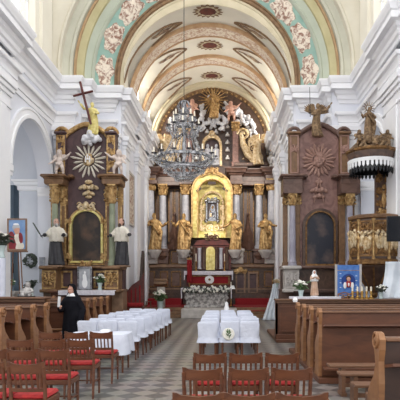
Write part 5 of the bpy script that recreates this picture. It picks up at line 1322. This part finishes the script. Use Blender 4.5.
# ------------------------------------------------------------------ white covered chairs
def covered():
    e = empty('covered_chair', (0, 0, 0), None, 'chair')
    mb = MB(); rings = []
    n = 40
    def ring(z, hx, y0, y1, wv):
        P_ = []
        for k in range(n):
            a = 2 * PI * k / n; c, s = math.cos(a), math.sin(a)
            q = (abs(c) ** 6 + abs(s) ** 6) ** (-1 / 6)
            P_.append(mb.bm.verts.new((hx * c * q * (1 + wv * math.sin(9 * a)), (y0 + y1) / 2 + (y1 - y0) / 2 * s * q * (1 + wv * math.sin(7 * a)), z)))
        return P_
    R = [ring(.43, .245, -.25, .26, .035), ring(.52, .225, -.24, .24, .01), ring(.555, .215, -.235, .22, 0), ring(.575, .21, -.235, -.12, 0), ring(.7, .212, -.25, -.17, 0), ring(.84, .218, -.275, -.205, 0), ring(.885, .212, -.278, -.22, 0), ring(.905, .195, -.276, -.235, 0), ring(.912, .17, -.268, -.245, 0)]
    for a, b in zip(R, R[1:]): mb.loft(a, b)
    mb.bm.faces.new(R[0]); mb.bm.faces.new(R[-1]); mb.build('cloth_cover', M['cloth'], e)
    for sx in (-1, 1):
        for sy in (-1, 1):
            mb = MB(); mb.tube([(sx * .17, sy * .17, .45), (sx * .175, sy * .19, 0)], [.022, .016], 8); mb.build('leg', M['chair'], e)
    return e
w0 = covered(); fw = [True]
ords = ['front row', 'second row', 'third row', 'fourth row', 'fifth row', 'sixth row', 'back row']
def put_cov(x, d, label, group):
    o = w0 if fw[0] else copy_tree(w0); fw[0] = False
    o.location = (x, d + .25, 0); o.scale.z = rdc.uniform(.98, 1.025); o.location.x += rdc.uniform(-.015, .015); o.location.y += rdc.uniform(-.03, .03); o.rotation_euler = (0, 0, rdc.uniform(-.06, .06)); o['label'] = label; o['group'] = group
for r in range(6):
    for j in range(3): put_cov(-.37 + .47 * j, 11.5 + .86 * r, 'white covered chair of the centre block, %s %s' % (('left', 'middle', 'right')[j], ('in the row nearest the camera', 'in the second row', 'in the third row', 'in the fourth row', 'in the fifth row', 'in the row nearest the altar')[r]), 'white covered chairs in the centre')
for r in range(7):
    for j in range(3): put_cov(-3.12 + .46 * j + .035 * r, 11.75 + .87 * r, 'white covered chair of the left block, %s %s' % (('left', 'middle', 'right')[j], ('in the row nearest the camera', 'in the second row', 'in the third row', 'in the fourth row', 'in the fifth row', 'in the sixth row', 'in the row nearest the altar')[r]), 'white covered chairs at the left')
wr = empty('flower_disc', (wx(228.5, 11.45), 11.43, wz(334, 11.45)), 'round white disc with a green sprig on the front middle covered chair', 'decoration')
mb = MB(); mb.lathe([(.01, 0), (.12, 0), (.135, .012), (.12, .025), (.01, .03)], (wx(228.5, 11.45), 11.455, wz(334, 11.45)), 28, rot=(PI / 2, 0, 0)); mb.build('disc', M['blossom'], wr)
mb = MB(); c = Vector((wx(228.5, 11.45), 11.415, wz(334, 11.45)))
mb.tube([c + Vector((.02, 0, -.09)), c, c + Vector((-.02, 0, .08))], .006, 5)
for i, (dx, dz, a) in enumerate(((-.03, .05, -.5), (.03, .03, .6), (-.03, -.01, -.7), (.035, -.03, .7), (-.015, .08, -.1), (.02, .07, .3))): mb.ell(c + Vector((dx, 0, dz)), (.013, .006, .04), (0, a, 0), 8, 5)
mb.build('green_sprig', M['leaf'], wr)
tc_ = empty('tall_candle', (wx(226.5, 16.6), 16.6, 0), 'white figure-like candle standing at the end of the covered chairs', 'candle')
mb = MB(); mb.lathe([(.1, 0), (.1, .04), (.04, .1), (.03, .7), (.09, .74), (.09, .77)], (wx(226.5, 16.6), 16.6, 0), 16); mb.build('stand', M['brass'], tc_)
mb = MB(); mb.lathe([(.085, .77), (.085, .95), (.05, 1.02), (.055, 1.1), (.02, 1.15)], (wx(226.5, 16.6), 16.6, 0), 16); mb.build('candle', M['white'], tc_)
# small table with a white cloth, white box on it
tb_ = empty('small_table', (-2.5, 10.45, 0), 'small table under a white cloth before the left covered chairs', 'table')
mb = MB(); mb.bx(-3.05, -1.95, 10.1, 10.8, .7, .74, .01); mb.build('table_top', M['chair'], tb_)
for sx in (-3.0, -2.0):
    for sy in (10.15, 10.75):
        mb = MB(); mb.tube([(sx, sy, .7), (sx, sy, 0)], [.025, .02], 8); mb.build('leg', M['chair'], tb_)
mb = MB(); A = []
for (z, e_, wv) in ((.748, .0, 0), (.745, .03, 0), (.66, .045, .004), (.52, .06, .012), (.4, .07, .02)):
    P_ = []
    for k in range(64):
        a = 2 * PI * k / 64; c, s = math.cos(a), math.sin(a); q = (abs(c) ** 10 + abs(s) ** 10) ** (-.1); w = wv * math.sin(11 * a)
        P_.append(mb.bm.verts.new((-2.5 + (.55 + e_ + w) * c * q, 10.45 + (.35 + e_ + w) * s * q, z - (.05 * abs(math.sin(2 * a)) if z < .5 else 0))))
    A.append(P_)
for a, b in zip(A, A[1:]): mb.loft(a, b)
mb.bm.faces.new(A[0]); tag(mb.build('tablecloth', M['cloth']), 'white cloth hanging over the small table beside the red-seated chairs', 'tablecloth')
mb = MB(); mb.bx(wx(100, 10.3), wx(109, 10.3), 10.3, 10.45, .75, .82, .012); tag(mb.build('white_box', M['paper']), 'small white box lying on the cloth covered table', 'box')
# ------------------------------------------------------------------ the nun
nx, nd = wx(72, 13.9), 13.9
nun = empty('person', (nx, nd, 0), 'nun in black habit and veil standing by the left pews, holding a paper', 'person')
R = Matrix.Rotation(-.3, 4, 'Z')
mb = MB()
head(mb, (0, -.03, 1.565), 1.04, .1, -.1, hair=False); mb.tube([(0, .01, 1.36), (0, -.015, 1.5)], [.065, .052], 12)
mb.lathe([(.08, .8), (.15, .85), (.155, .95), (.13, 1.1), (.16, 1.25), (.18, 1.36), (.1, 1.41), (.05, 1.43)], (0, 0, 0), 24, sy=.66)
for s in (-1, 1):
    mb.tube([(s * .08, 0, .88), (s * .085, -.01, .48), (s * .085, .02, .09)], [.09, .06, .042], 12); mb.ell((s * .09, -.06, .045), (.045, .12, .045))
lw, le, ls = Vector((-.12, -.34, 1.1)), Vector((-.3, -.08, 1.03)), Vector((-.18, 0, 1.33))
rw, re, rs = Vector((.29, -.05, .8)), Vector((.31, .04, 1.04)), Vector((.18, 0, 1.33))
mb.tube([ls, le, lw], [.055, .042, .026], 10); mb.tube([rs, re, rw], [.055, .042, .026], 10)
hand(mb, lw, (lw - le) + Vector((0.02, -.05, .12)), Vector((1, 0, -.1)), .95, .9, .0095); hand(mb, rw, (rw - re), Vector((-1, -.2, 0)), .95, .5, .0095)
me = sculpt(mb, 'body', M['skin'], .0075, 5); o = link('body', me); o.parent = nun
for s in (-1, 1):
    mb = MB(); mb.ell((s * .031 - .012, -.113, 1.586), (.011, .006, .006)); o = mb.build('eye', M['darkwood']); o.parent = nun
mb = MB(); mb.ell((-.012, -.125, 1.506), (.022, .006, .006)); o = mb.build('mouth', M['burgundy']); o.parent = nun
mb = MB()
mb.lathe([(.05, .06), (.3, .06), (.31, .1), (.29, .3), (.27, .6), (.255, .85), (.245, 1.0), (.245, 1.15), (.245, 1.28), (.2, 1.37), (.11, 1.42), (.075, 1.44)], (0, .01, 0), 64, fold=lambda a, z: .07 * max(0, min(1, (1.15 - z))) * math.sin(11 * a + z), sy=.74)
mb.tube([ls + Vector((.03, 0, 0)), ls.lerp(le, .6), le, le.lerp(lw, .72)], [.09, .095, .08, .075], 12); mb.tube([rs - Vector((.03, 0, 0)), rs.lerp(re, .6), re, re.lerp(rw, .8), rw + Vector((0, 0, -.06))], [.09, .095, .085, .1, .1], 12)
o = link('habit', sculpt(mb, 'habit', M['black'], .014, 2)); o.parent = nun
def hood(levels, n=34):                          # cloth round the head, open at the front by the half-angle op
    m_ = MB(); A = []
    for (z, r, yb, op, sq) in levels:
        A.append([m_.bm.verts.new((r * math.sin(t), yb + r * math.cos(t) * sq, z)) for t in [(-PI + op) + (2 * PI - 2 * op) * k / n for k in range(n + 1)]])
    for a, b in zip(A, A[1:]): m_.loft(a, b, False)
    return m_
o = hood(((1.735, .02, -.02, .02, 1), (1.725, .06, -.02, .03, 1.1), (1.7, .088, -.015, .06, 1.15), (1.672, .1, -.01, .3, 1.15), (1.645, .106, -.005, .85, 1.12), (1.58, .112, .0, 1.0, 1.05), (1.5, .12, .02, 1.0, .98), (1.42, .16, .03, .95, .85), (1.36, .235, .02, 1.1, .72), (1.2, .29, .03, 1.25, .72), (1.02, .3, .04, 1.35, .72))).build('veil', M['black']); o.parent = nun; o.modifiers.new('t', 'SOLIDIFY').thickness = .014
o = hood(((1.48, .085, -.0, .5, 1.0), (1.455, .095, -.01, .12, 1.0), (1.43, .12, -.005, .05, 1.0), (1.4, .15, -.0, .05, .92))).build('white_collar', M['paper']); o.parent = nun; o.modifiers.new('t', 'SOLIDIFY').thickness = .006
nun.rotation_euler = (0, 0, -.35)
mb = MB(); mb.box((0, 0, 0), (.014, .075, .28), (.1, 0, 1.3)); o = mb.build('white_paper', M['paper']); o.location = Matrix.Translation((nx, nd, 0)) @ Matrix.Rotation(-.35, 4, 'Z') @ Vector((-.1, -.41, 1.26))
tag(o, 'folded white paper held upright in the hand of the nun', 'paper')
kb = empty('kneeler', (-4.72, 14.1, 0), 'low kneeler of pale boards before the panelled wood, left of the nun', 'kneeler')
for z, y in ((.5, 14.22), (.36, 14.02)):
    mb = MB(); mb.bx(-5.1, -4.36, y - .11, y + .11, z - .035, z, .008); mb.build('board', M['pewend'], kb)
for x in (-5.0, -4.46):
    mb = MB(); mb.prism([(13.92, 0), (14.33, 0), (14.33, .465), (14.13, .465), (14.13, .325), (13.92, .325)], 'yz', x - .025, x + .025); mb.build('leg', M['pew'], kb, False)
# ------------------------------------------------------------------ left chapel things
def portrait(e, w, h):
    fig_flat(e, w, h, [('painted_cape', 'burgundy', [(-.3, .3, .2, .3), (.16, .36, .14, .2), (-.15, .2, .3, .22)]), ('painted_robe', 'robewhite', [(.02, .27, .24, .27), (.06, .14, .3, .15)]), ('painted_hair', 'greyprint', [(-.05, .72, .2, .12)]), ('painted_face', 'skin', [(-.03, .68, .17, .12), (-.01, .6, .14, .1)]), ('painted_features', 'brownmarble', [(-.09, .69, .03, .008), (.05, .69, .03, .008), (-.01, .585, .05, .008), (-.02, .64, .02, .02)]), ('painted_cap', 'white', [(-.06, .815, .15, .035)])])
framed('framed_portrait', 'large framed portrait of an elderly man in white with red cape, left', 7.5, 27, 218.5, 250.5, 16.6, 'tanmarble', 'skyback', t=.045, extra=portrait)
framed('small_picture', 'small dark framed picture on the shaded blue-grey wall below the large portrait', 7, 13.5, 263.5, 273, 25.5, 'darkwood', 'painting', t=.05)
ea = empty('easel', (wx(17, 16.7), 16.7, 0), 'slender wooden easel holding the large framed portrait', 'easel')
for dx, y in ((-.25, 16.72), (.25, 16.72), (0, 17.1)):
    mb = MB(); mb.tube([(wx(17, 16.7) + dx, y, 0), (wx(17, 16.7) + dx * .3, 16.68, wz(222, 16.6))], .02, 8); mb.build('leg', M['pewlight'], ea)
mb = MB(); mb.bx(wx(8, 16.6), wx(27, 16.6), 16.56, 16.7, wz(252, 16.6), wz(250.6, 16.6)); mb.build('ledge', M['pewlight'], ea)
ov = empty('oval_frame', (wx(-1, 17.0), 17.0, wz(222, 17)), 'oval dark framed picture cut by the left edge of the photo', 'picture')
mb = MB(); mb.lathe([(.16, -.02), (.22, -.02), (.235, .0), (.22, .03), (.16, .03)], (0, 0, 0), 32, sy=2.1, rot=None)
for v in mb.bm.verts: v.co = Vector((v.co.x, v.co.z, v.co.y))
mb.shift((wx(-2, 17), 17, wz(222, 17))); mb.build('frame', M['darkwood'], ov)
mb = MB(); mb.ell((wx(-2, 17), 17.0, wz(222, 17)), (.18, .01, .36)); mb.build('picture_panel', M['flesh'], ov)
def wreath(nm, label, c, r, m, n=60, ring=True, seed=1):
    e = empty(nm, c, label, 'wreath'); rd = random.Random(seed); mb = MB(); c = Vector(c)
    for i in range(n):
        a = rd.uniform(0, 2 * PI); q = r * rd.uniform(.45, 1); mb.ell(c + Vector((q * math.cos(a), rd.uniform(-.06, .04), q * math.sin(a))), (r * .3, .02, r * .12), (0, rd.uniform(0, 3), 0), 8, 5)
    mb.build('foliage', M[m], e)
    for i in range(4):
        a = rd.uniform(0, 2 * PI); mb = MB(); mb.ell(c + Vector((.5 * r * math.cos(a), -.08, .5 * r * math.sin(a))), r * .17, u=8, v=6); mb.build('bloom', M['greyprint'], e)
    return e
wreath('dark_wreath', 'dark round wreath hanging on the white chapel wall', (wx(29.5, 22.4), 22.52, wz(260.5, 22.4)), .3, 'darkleaf')
nb = empty('notice_strip', (wx(41.5, 22.15), 22.17, wz(270, 22.15)), 'tall narrow grey notice on the chapel wall right of the wreath', 'notice')
mb = MB(); mb.pb(39, 44.8, 257, 283, 22.14, .05); mb.build('board', M['greyprint'], nb)
mb = MB()
for k in range(18): mb.pb(39.8, 43.5 - (k * 7 % 3) * .5, 258.5 + k * 1.3, 259.1 + k * 1.3, 22.13, .02)
mb.build('printed_lines', M['inkgrey'], nb)
bouquet('dark leafy plant by the pilaster at the left edge under the oval frame', (wx(1, 15.2), 15.2, wz(258, 15.2)), 1.4, 4, seed=21, fol='darkleaf')
sd = empty('plant_stand', (wx(1, 15.2), 15.2, 0), 'white covered stand under the dark leafy plant at the left edge', 'stand')
mb = MB(); mb.lathe([(.16, 0), (.13, .3), (.12, 1.0), (.13, wz(258, 15.2) - .002)], (wx(1, 15.2), 15.2, 0), 24, fold=lambda a, z: .05 * math.sin(9 * a) * (1.5 - z)); mb.build('cloth_cover', M['cloth'], sd)
bouquet('blue-grey vase with thin green stems under the small dark picture', (wx(9.5, 20), 20.05, wz(291, 20)), .9, 2, seed=22)
mb = MB(); mb.pb(4, 15, 291, 294, 19.85, .45); mb.bx(wx(5, 19.9), wx(14, 19.9), 19.9, 20.25, 0, wz(294, 19.85)); tag(mb.build('vase_cabinet', M['palestone'], None, False), 'pale narrow cabinet under the blue-grey vase, left', 'cabinet')
sg = empty('seated_figurine', (wx(26.5, 12.9), 12.95, wz(297, 12.75)), 'small pale grey figurine on the ledge of the left pew front', 'figurine')
mb = MB(); mb.ell((0, 0, .13), (.1, .09, .13)); mb.ell((.02, -.01, .3), (.07, .075, .08)); mb.tube([(-.08, 0, .2), (-.14, -.06, .12), (-.02, -.12, .1)], [.04, .035, .03], 8); mb.tube([(.08, 0, .2), (.15, -.06, .14), (.06, -.12, .08)], [.04, .035, .03], 8); mb.tube([(-.05, -.02, .05), (-.1, -.14, .06), (.0, -.2, .03)], [.055, .045, .03], 8); mb.tube([(.05, -.02, .05), (.13, -.13, .05), (.1, -.2, .03)], [.055, .045, .03], 8)
o = link('body', sculpt(mb, 'body', M['stonegrey'], .012)); o.parent = sg
mb = MB(); mb.bx(-.16, .16, -.22, .12, 0, .02); o = mb.build('base', M['darkmetal']); o.parent = sg
bouquet('dark green pot plant on the floor before the white chapel wall', (wx(31, 20), 20, wz(297, 20)), 1.3, 0, seed=24, fol='darkleaf')
wp = empty('wall_painting', (CL + .05, 25.8, 6), 'tall faded painting on the left chancel wall beside the high altar', 'picture')
mb = MB(); mb.bx(CL, CL + .04, 25.1, 26.6, 4.6, 7.2); mb.build('picture_panel', M['fresco'], wp, False)
mb = MB(); rect_frame(mb, 25.1, 26.6, 4.6, 7.2, .1, 0, .08)
for v in mb.bm.verts: v.co = Vector((CL + v.co.y, v.co.x, v.co.z))
mb.build('frame', M['palestone'], wp)
# ------------------------------------------------------------------ things on the right pew front
ZD = wz(299, 15.35)
mb = MB(); mb.bx(wx(290, 15.3), wx(341, 15.3), 15.26, 15.55, ZD + .002, ZD + .07, .008); tag(mb.build('white_strip', M['lace'], None, False), 'long flat lilac-white box lying on the right pew front', 'box')
bouquet('white flower bunch on the right pew front beside the robed statuette', (wx(301, 15.6), 15.62, ZD), 1.0, 12, seed=31)
sm = empty('robed_statuette', (0, 0, 0), 'small statue in white veil and tan mantle on the right pew front', 'statue')
mb = MB(); robe(mb, 1.46, 0, 9, .09, 1.); arm(mb, -1, (-.3, -.14, 1.2), (-.03, -.3, 1.3)); arm(mb, 1, (.3, -.14, 1.2), (.03, -.3, 1.3)); o = link('robe', sculpt(mb, 'robe', mat('tan_mantle', rgb(190, 150, 122), .6, c2=rgb(206, 176, 154), scale=3), .024), sm)
mb = MB(); mb.lathe([(.02, 1.83), (.1, 1.8), (.13, 1.7), (.14, 1.55), (.24, 1.42), (.3, 1.1), (.26, 1.0), (.12, 1.3)], (0, .02, 0), 30, sy=.8, fold=lambda a, z: .06 * math.sin(7 * a)); o = link('white_veil', sculpt(mb, 'white_veil', M['white'], .024), sm)
mb = MB(); head(mb, (0, -.06, 1.66), 1.0, .1, 0, hair=False); link('face', sculpt(mb, 'face', M['skin'], .014), sm)
mb = MB(); mb.lathe([(.34, 0), (.34, .1), (.28, .16), (.24, .2)], (0, 0, -.2), 20); mb.build('pedestal', M['silver'], sm)
sm.location = (wx(314.5, 15.6), 15.62, ZD + .09); sm.scale = (.42, .42, .42)
bnr = empty('blue_banner', (0, 0, 0), 'blue cloth banner with a haloed child figure, on the right pew front', 'banner')
W_, H_ = 22 / F * 15.7, 33 / F * 15.7
mb = MB(); mb.prism([(-W_ / 2, .06), (-W_ / 4, 0), (0, .07), (W_ / 4, 0), (W_ / 2, .06), (W_ / 2, H_), (-W_ / 2, H_)], 'xz', -.012, .0); mb.build('banner_cloth', M['bannerblue'], bnr, False)
for s in (-1, 1):
    mb = MB(); mb.bx(s * (W_ / 2 + .02) - .05, s * (W_ / 2 + .02) + .05, .0, .03, 0, H_ + .02); mb.build('side_board', M['pewlight'] if False else M['palestone'], bnr, False)
mb = MB(); mb.tube([(-W_ / 2 + W_ * i / 8, -.02, .07 if i % 2 == 0 else .035) for i in range(9)], .012, 6); mb.build('gold_fringe', M['gold'], bnr)
mb = MB(); mb.bx(-W_ / 2, W_ / 2, -.02, -.008, H_ * .83, H_ * .845); mb.build('gold_band', M['gold'], bnr)
mb = MB(); mb.lathe([(.01, 0), (.21, 0), (.21, .012), (.01, .013)], (0, -.012, H_ * .52), 28, rot=(PI / 2, 0, 0)); mb.build('halo_disc', M['bannerdark'], bnr)
for nm, m, el in (('hair', 'darkwood', [((0, -.03, H_ * .6), (.085, .02, .085))]), ('face', 'skin', [((0, -.045, H_ * .57), (.058, .015, .068))]), ('red_garment', 'redfab', [((0, -.035, H_ * .42), (.1, .02, .1))]), ('white_garment', 'white', [((-.11, -.04, H_ * .38), (.05, .015, .1)), ((.11, -.04, H_ * .38), (.05, .015, .1)), ((0, -.045, H_ * .41), (.03, .015, .06))])):
    mb = MB(); [mb.ell(c, r) for c, r in el]; mb.build(nm, M[m], bnr)
for i in range(8):
    mb = MB(); mb.ell((-W_ * .36 if i % 2 else W_ * .36, -.014, H_ * (.25 + .07 * i)), (.03, .006, .012)); mb.build('star_motif', M['satin'], bnr)
bnr.location = (wx(348.5, 15.7), 15.72, ZD + .02)
ws = empty('wooden_rack', (0, 0, 0), 'small openwork wooden rack at the foot of the blue banner', 'rack')
mb = MB(); mb.bx(-.36, .36, -.03, .03, 0, .03); mb.bx(-.36, .36, -.02, .02, .12, .14)
mb.build('rail', M['pewend'], ws)
for i in range(6):
    mb = MB(); x = -.33 + .132 * i; mb.tube([(x, 0, .02), (x, 0, .13)], .014, 7); mb.build('spindle', M['pewend'], ws)
mb = MB(); mb.tube([(-.36, 0, .14), (-.16, 0, .2), (0, 0, .14), (.16, 0, .2), (.36, 0, .14)], .018, 7); mb.build('crest', M['pewend'], ws)
ws.location = (wx(350, 15.45), 15.47, ZD)
for i, x in enumerate((352, 357, 361.5, 366, 370.5)):
    e = candlestick(wx(x, 15.4), 15.34, ZD, .32 if i < 1 else .36, 'small brass candlestick on the right pew front, %s in the row' % ('leftmost', 'second from left', 'middle', 'second from right', 'rightmost')[i], 'candlesticks on the right pew front')
cs = MB(); A = []
for j in range(16):
    t = j / 15; z = wz(262, 16.2) * (1 - t) + (ZD + .01) * t
    A.append([cs.bm.verts.new((wx(387 - 10 * t ** 2, 15.8) + k * .075 * (1 + .2 * t), 15.95 - .35 * t ** 2 + .05 * math.sin(k * 1.3 + t), z)) for k in range(15)])
for a, b in zip(A, A[1:]): cs.loft(a, b, False)
o = cs.build('white_drapery', M['satin']); o.modifiers.new('t', 'SOLIDIFY').thickness = .012; tag(o, 'white satin drapery hanging beside the pulpit foot down to the right pew front', 'cloth')
bouquet('black and white flower bunch under the pulpit on the right pew front', (wx(381, 15.5), 15.5, ZD), .75, 9, seed=41, fol='darkleaf')
mb = MB(); mb.lathe([(.02, 0), (.05, .0), (.06, .05), (.03, .1), (.02, .11)], (wx(302.5, 9.0) - .35 * 0, 0, 0), 12)
for v in mb.bm.verts: v.co += Vector((1.62 - wx(302.5, 9.0), 12.0, 1.31))
tag(mb.build('white_cup', M['white']), 'small white cup standing on a pew end of the right block', 'cup')
# ------------------------------------------------------------------ camera, light
cam = bpy.data.cameras.new('camera'); cam.sensor_width = 36; cam.lens = 36 * F / 400
cam.shift_x = -(VX - 200) / 400; cam.shift_y = (VY - 200) / 400; cam.clip_end = 200
co = bpy.data.objects.new('camera', cam); col.objects.link(co); co.location = (0, 0, H); co.rotation_euler = (PI / 2, 0, 0); sc.camera = co
w = bpy.data.worlds.new('sky'); sc.world = w; w.use_nodes = True
bg = w.node_tree.nodes['Background']; bg.inputs['Color'].default_value = (.985, .985, 1, 1); bg.inputs['Strength'].default_value = 1.0
def area(name, loc, size, energy, color, target):
    l = bpy.data.lights.new(name, 'AREA'); l.shape = 'RECTANGLE'; l.size, l.size_y = size; l.energy = energy; l.color = color
    o = bpy.data.objects.new(name, l); col.objects.link(o); o.location = loc
    o.rotation_euler = (Vector(target) - Vector(loc)).to_track_quat('-Z', 'Y').to_euler(); return o
# daylight through the chancel lunette windows
for sx in (-1, 1):
    for y, b in ((27.65, 1.3), (31.6, 1.6)):
        area('window_daylight', (XC + sx * 4.5, y, 11.7), (b, 1.6), 105, (1, .98, .95), (XC - sx * 1, y, 10.3))
# unseen spots added to brighten the altar, and a lamp inside the gold niche
def spot(loc, tgt, e, size, c):
    l = bpy.data.lights.new('altar_fill_spot', 'SPOT'); l.energy = e; l.spot_size = size; l.spot_blend = .6; l.color = c; l.shadow_soft_size = .15
    o = bpy.data.objects.new('altar_fill_spot', l); col.objects.link(o); o.location = loc; o.rotation_euler = (Vector(tgt) - Vector(loc)).to_track_quat('-Z', 'Y').to_euler()
for sx in (-1, 1): spot((XC + sx * 3.2, 24.4, 9.6), (XC, 32, 6.5), 700, 1.0, (1, .92, .8))
l = bpy.data.lights.new('niche_lamp', 'POINT'); l.energy = 20; l.color = (1, .96, .86); l.shadow_soft_size = .08
o = bpy.data.objects.new('niche_lamp', l); col.objects.link(o); o.location = (wx(212, 31.2), 30.9, wz(232, 31.2))
vs_ = sc.view_settings; vs_.view_transform = 'Standard'; vs_.look = 'None'; vs_.gamma = 1; vs_.exposure = 0.95; vs_.use_curve_mapping = False
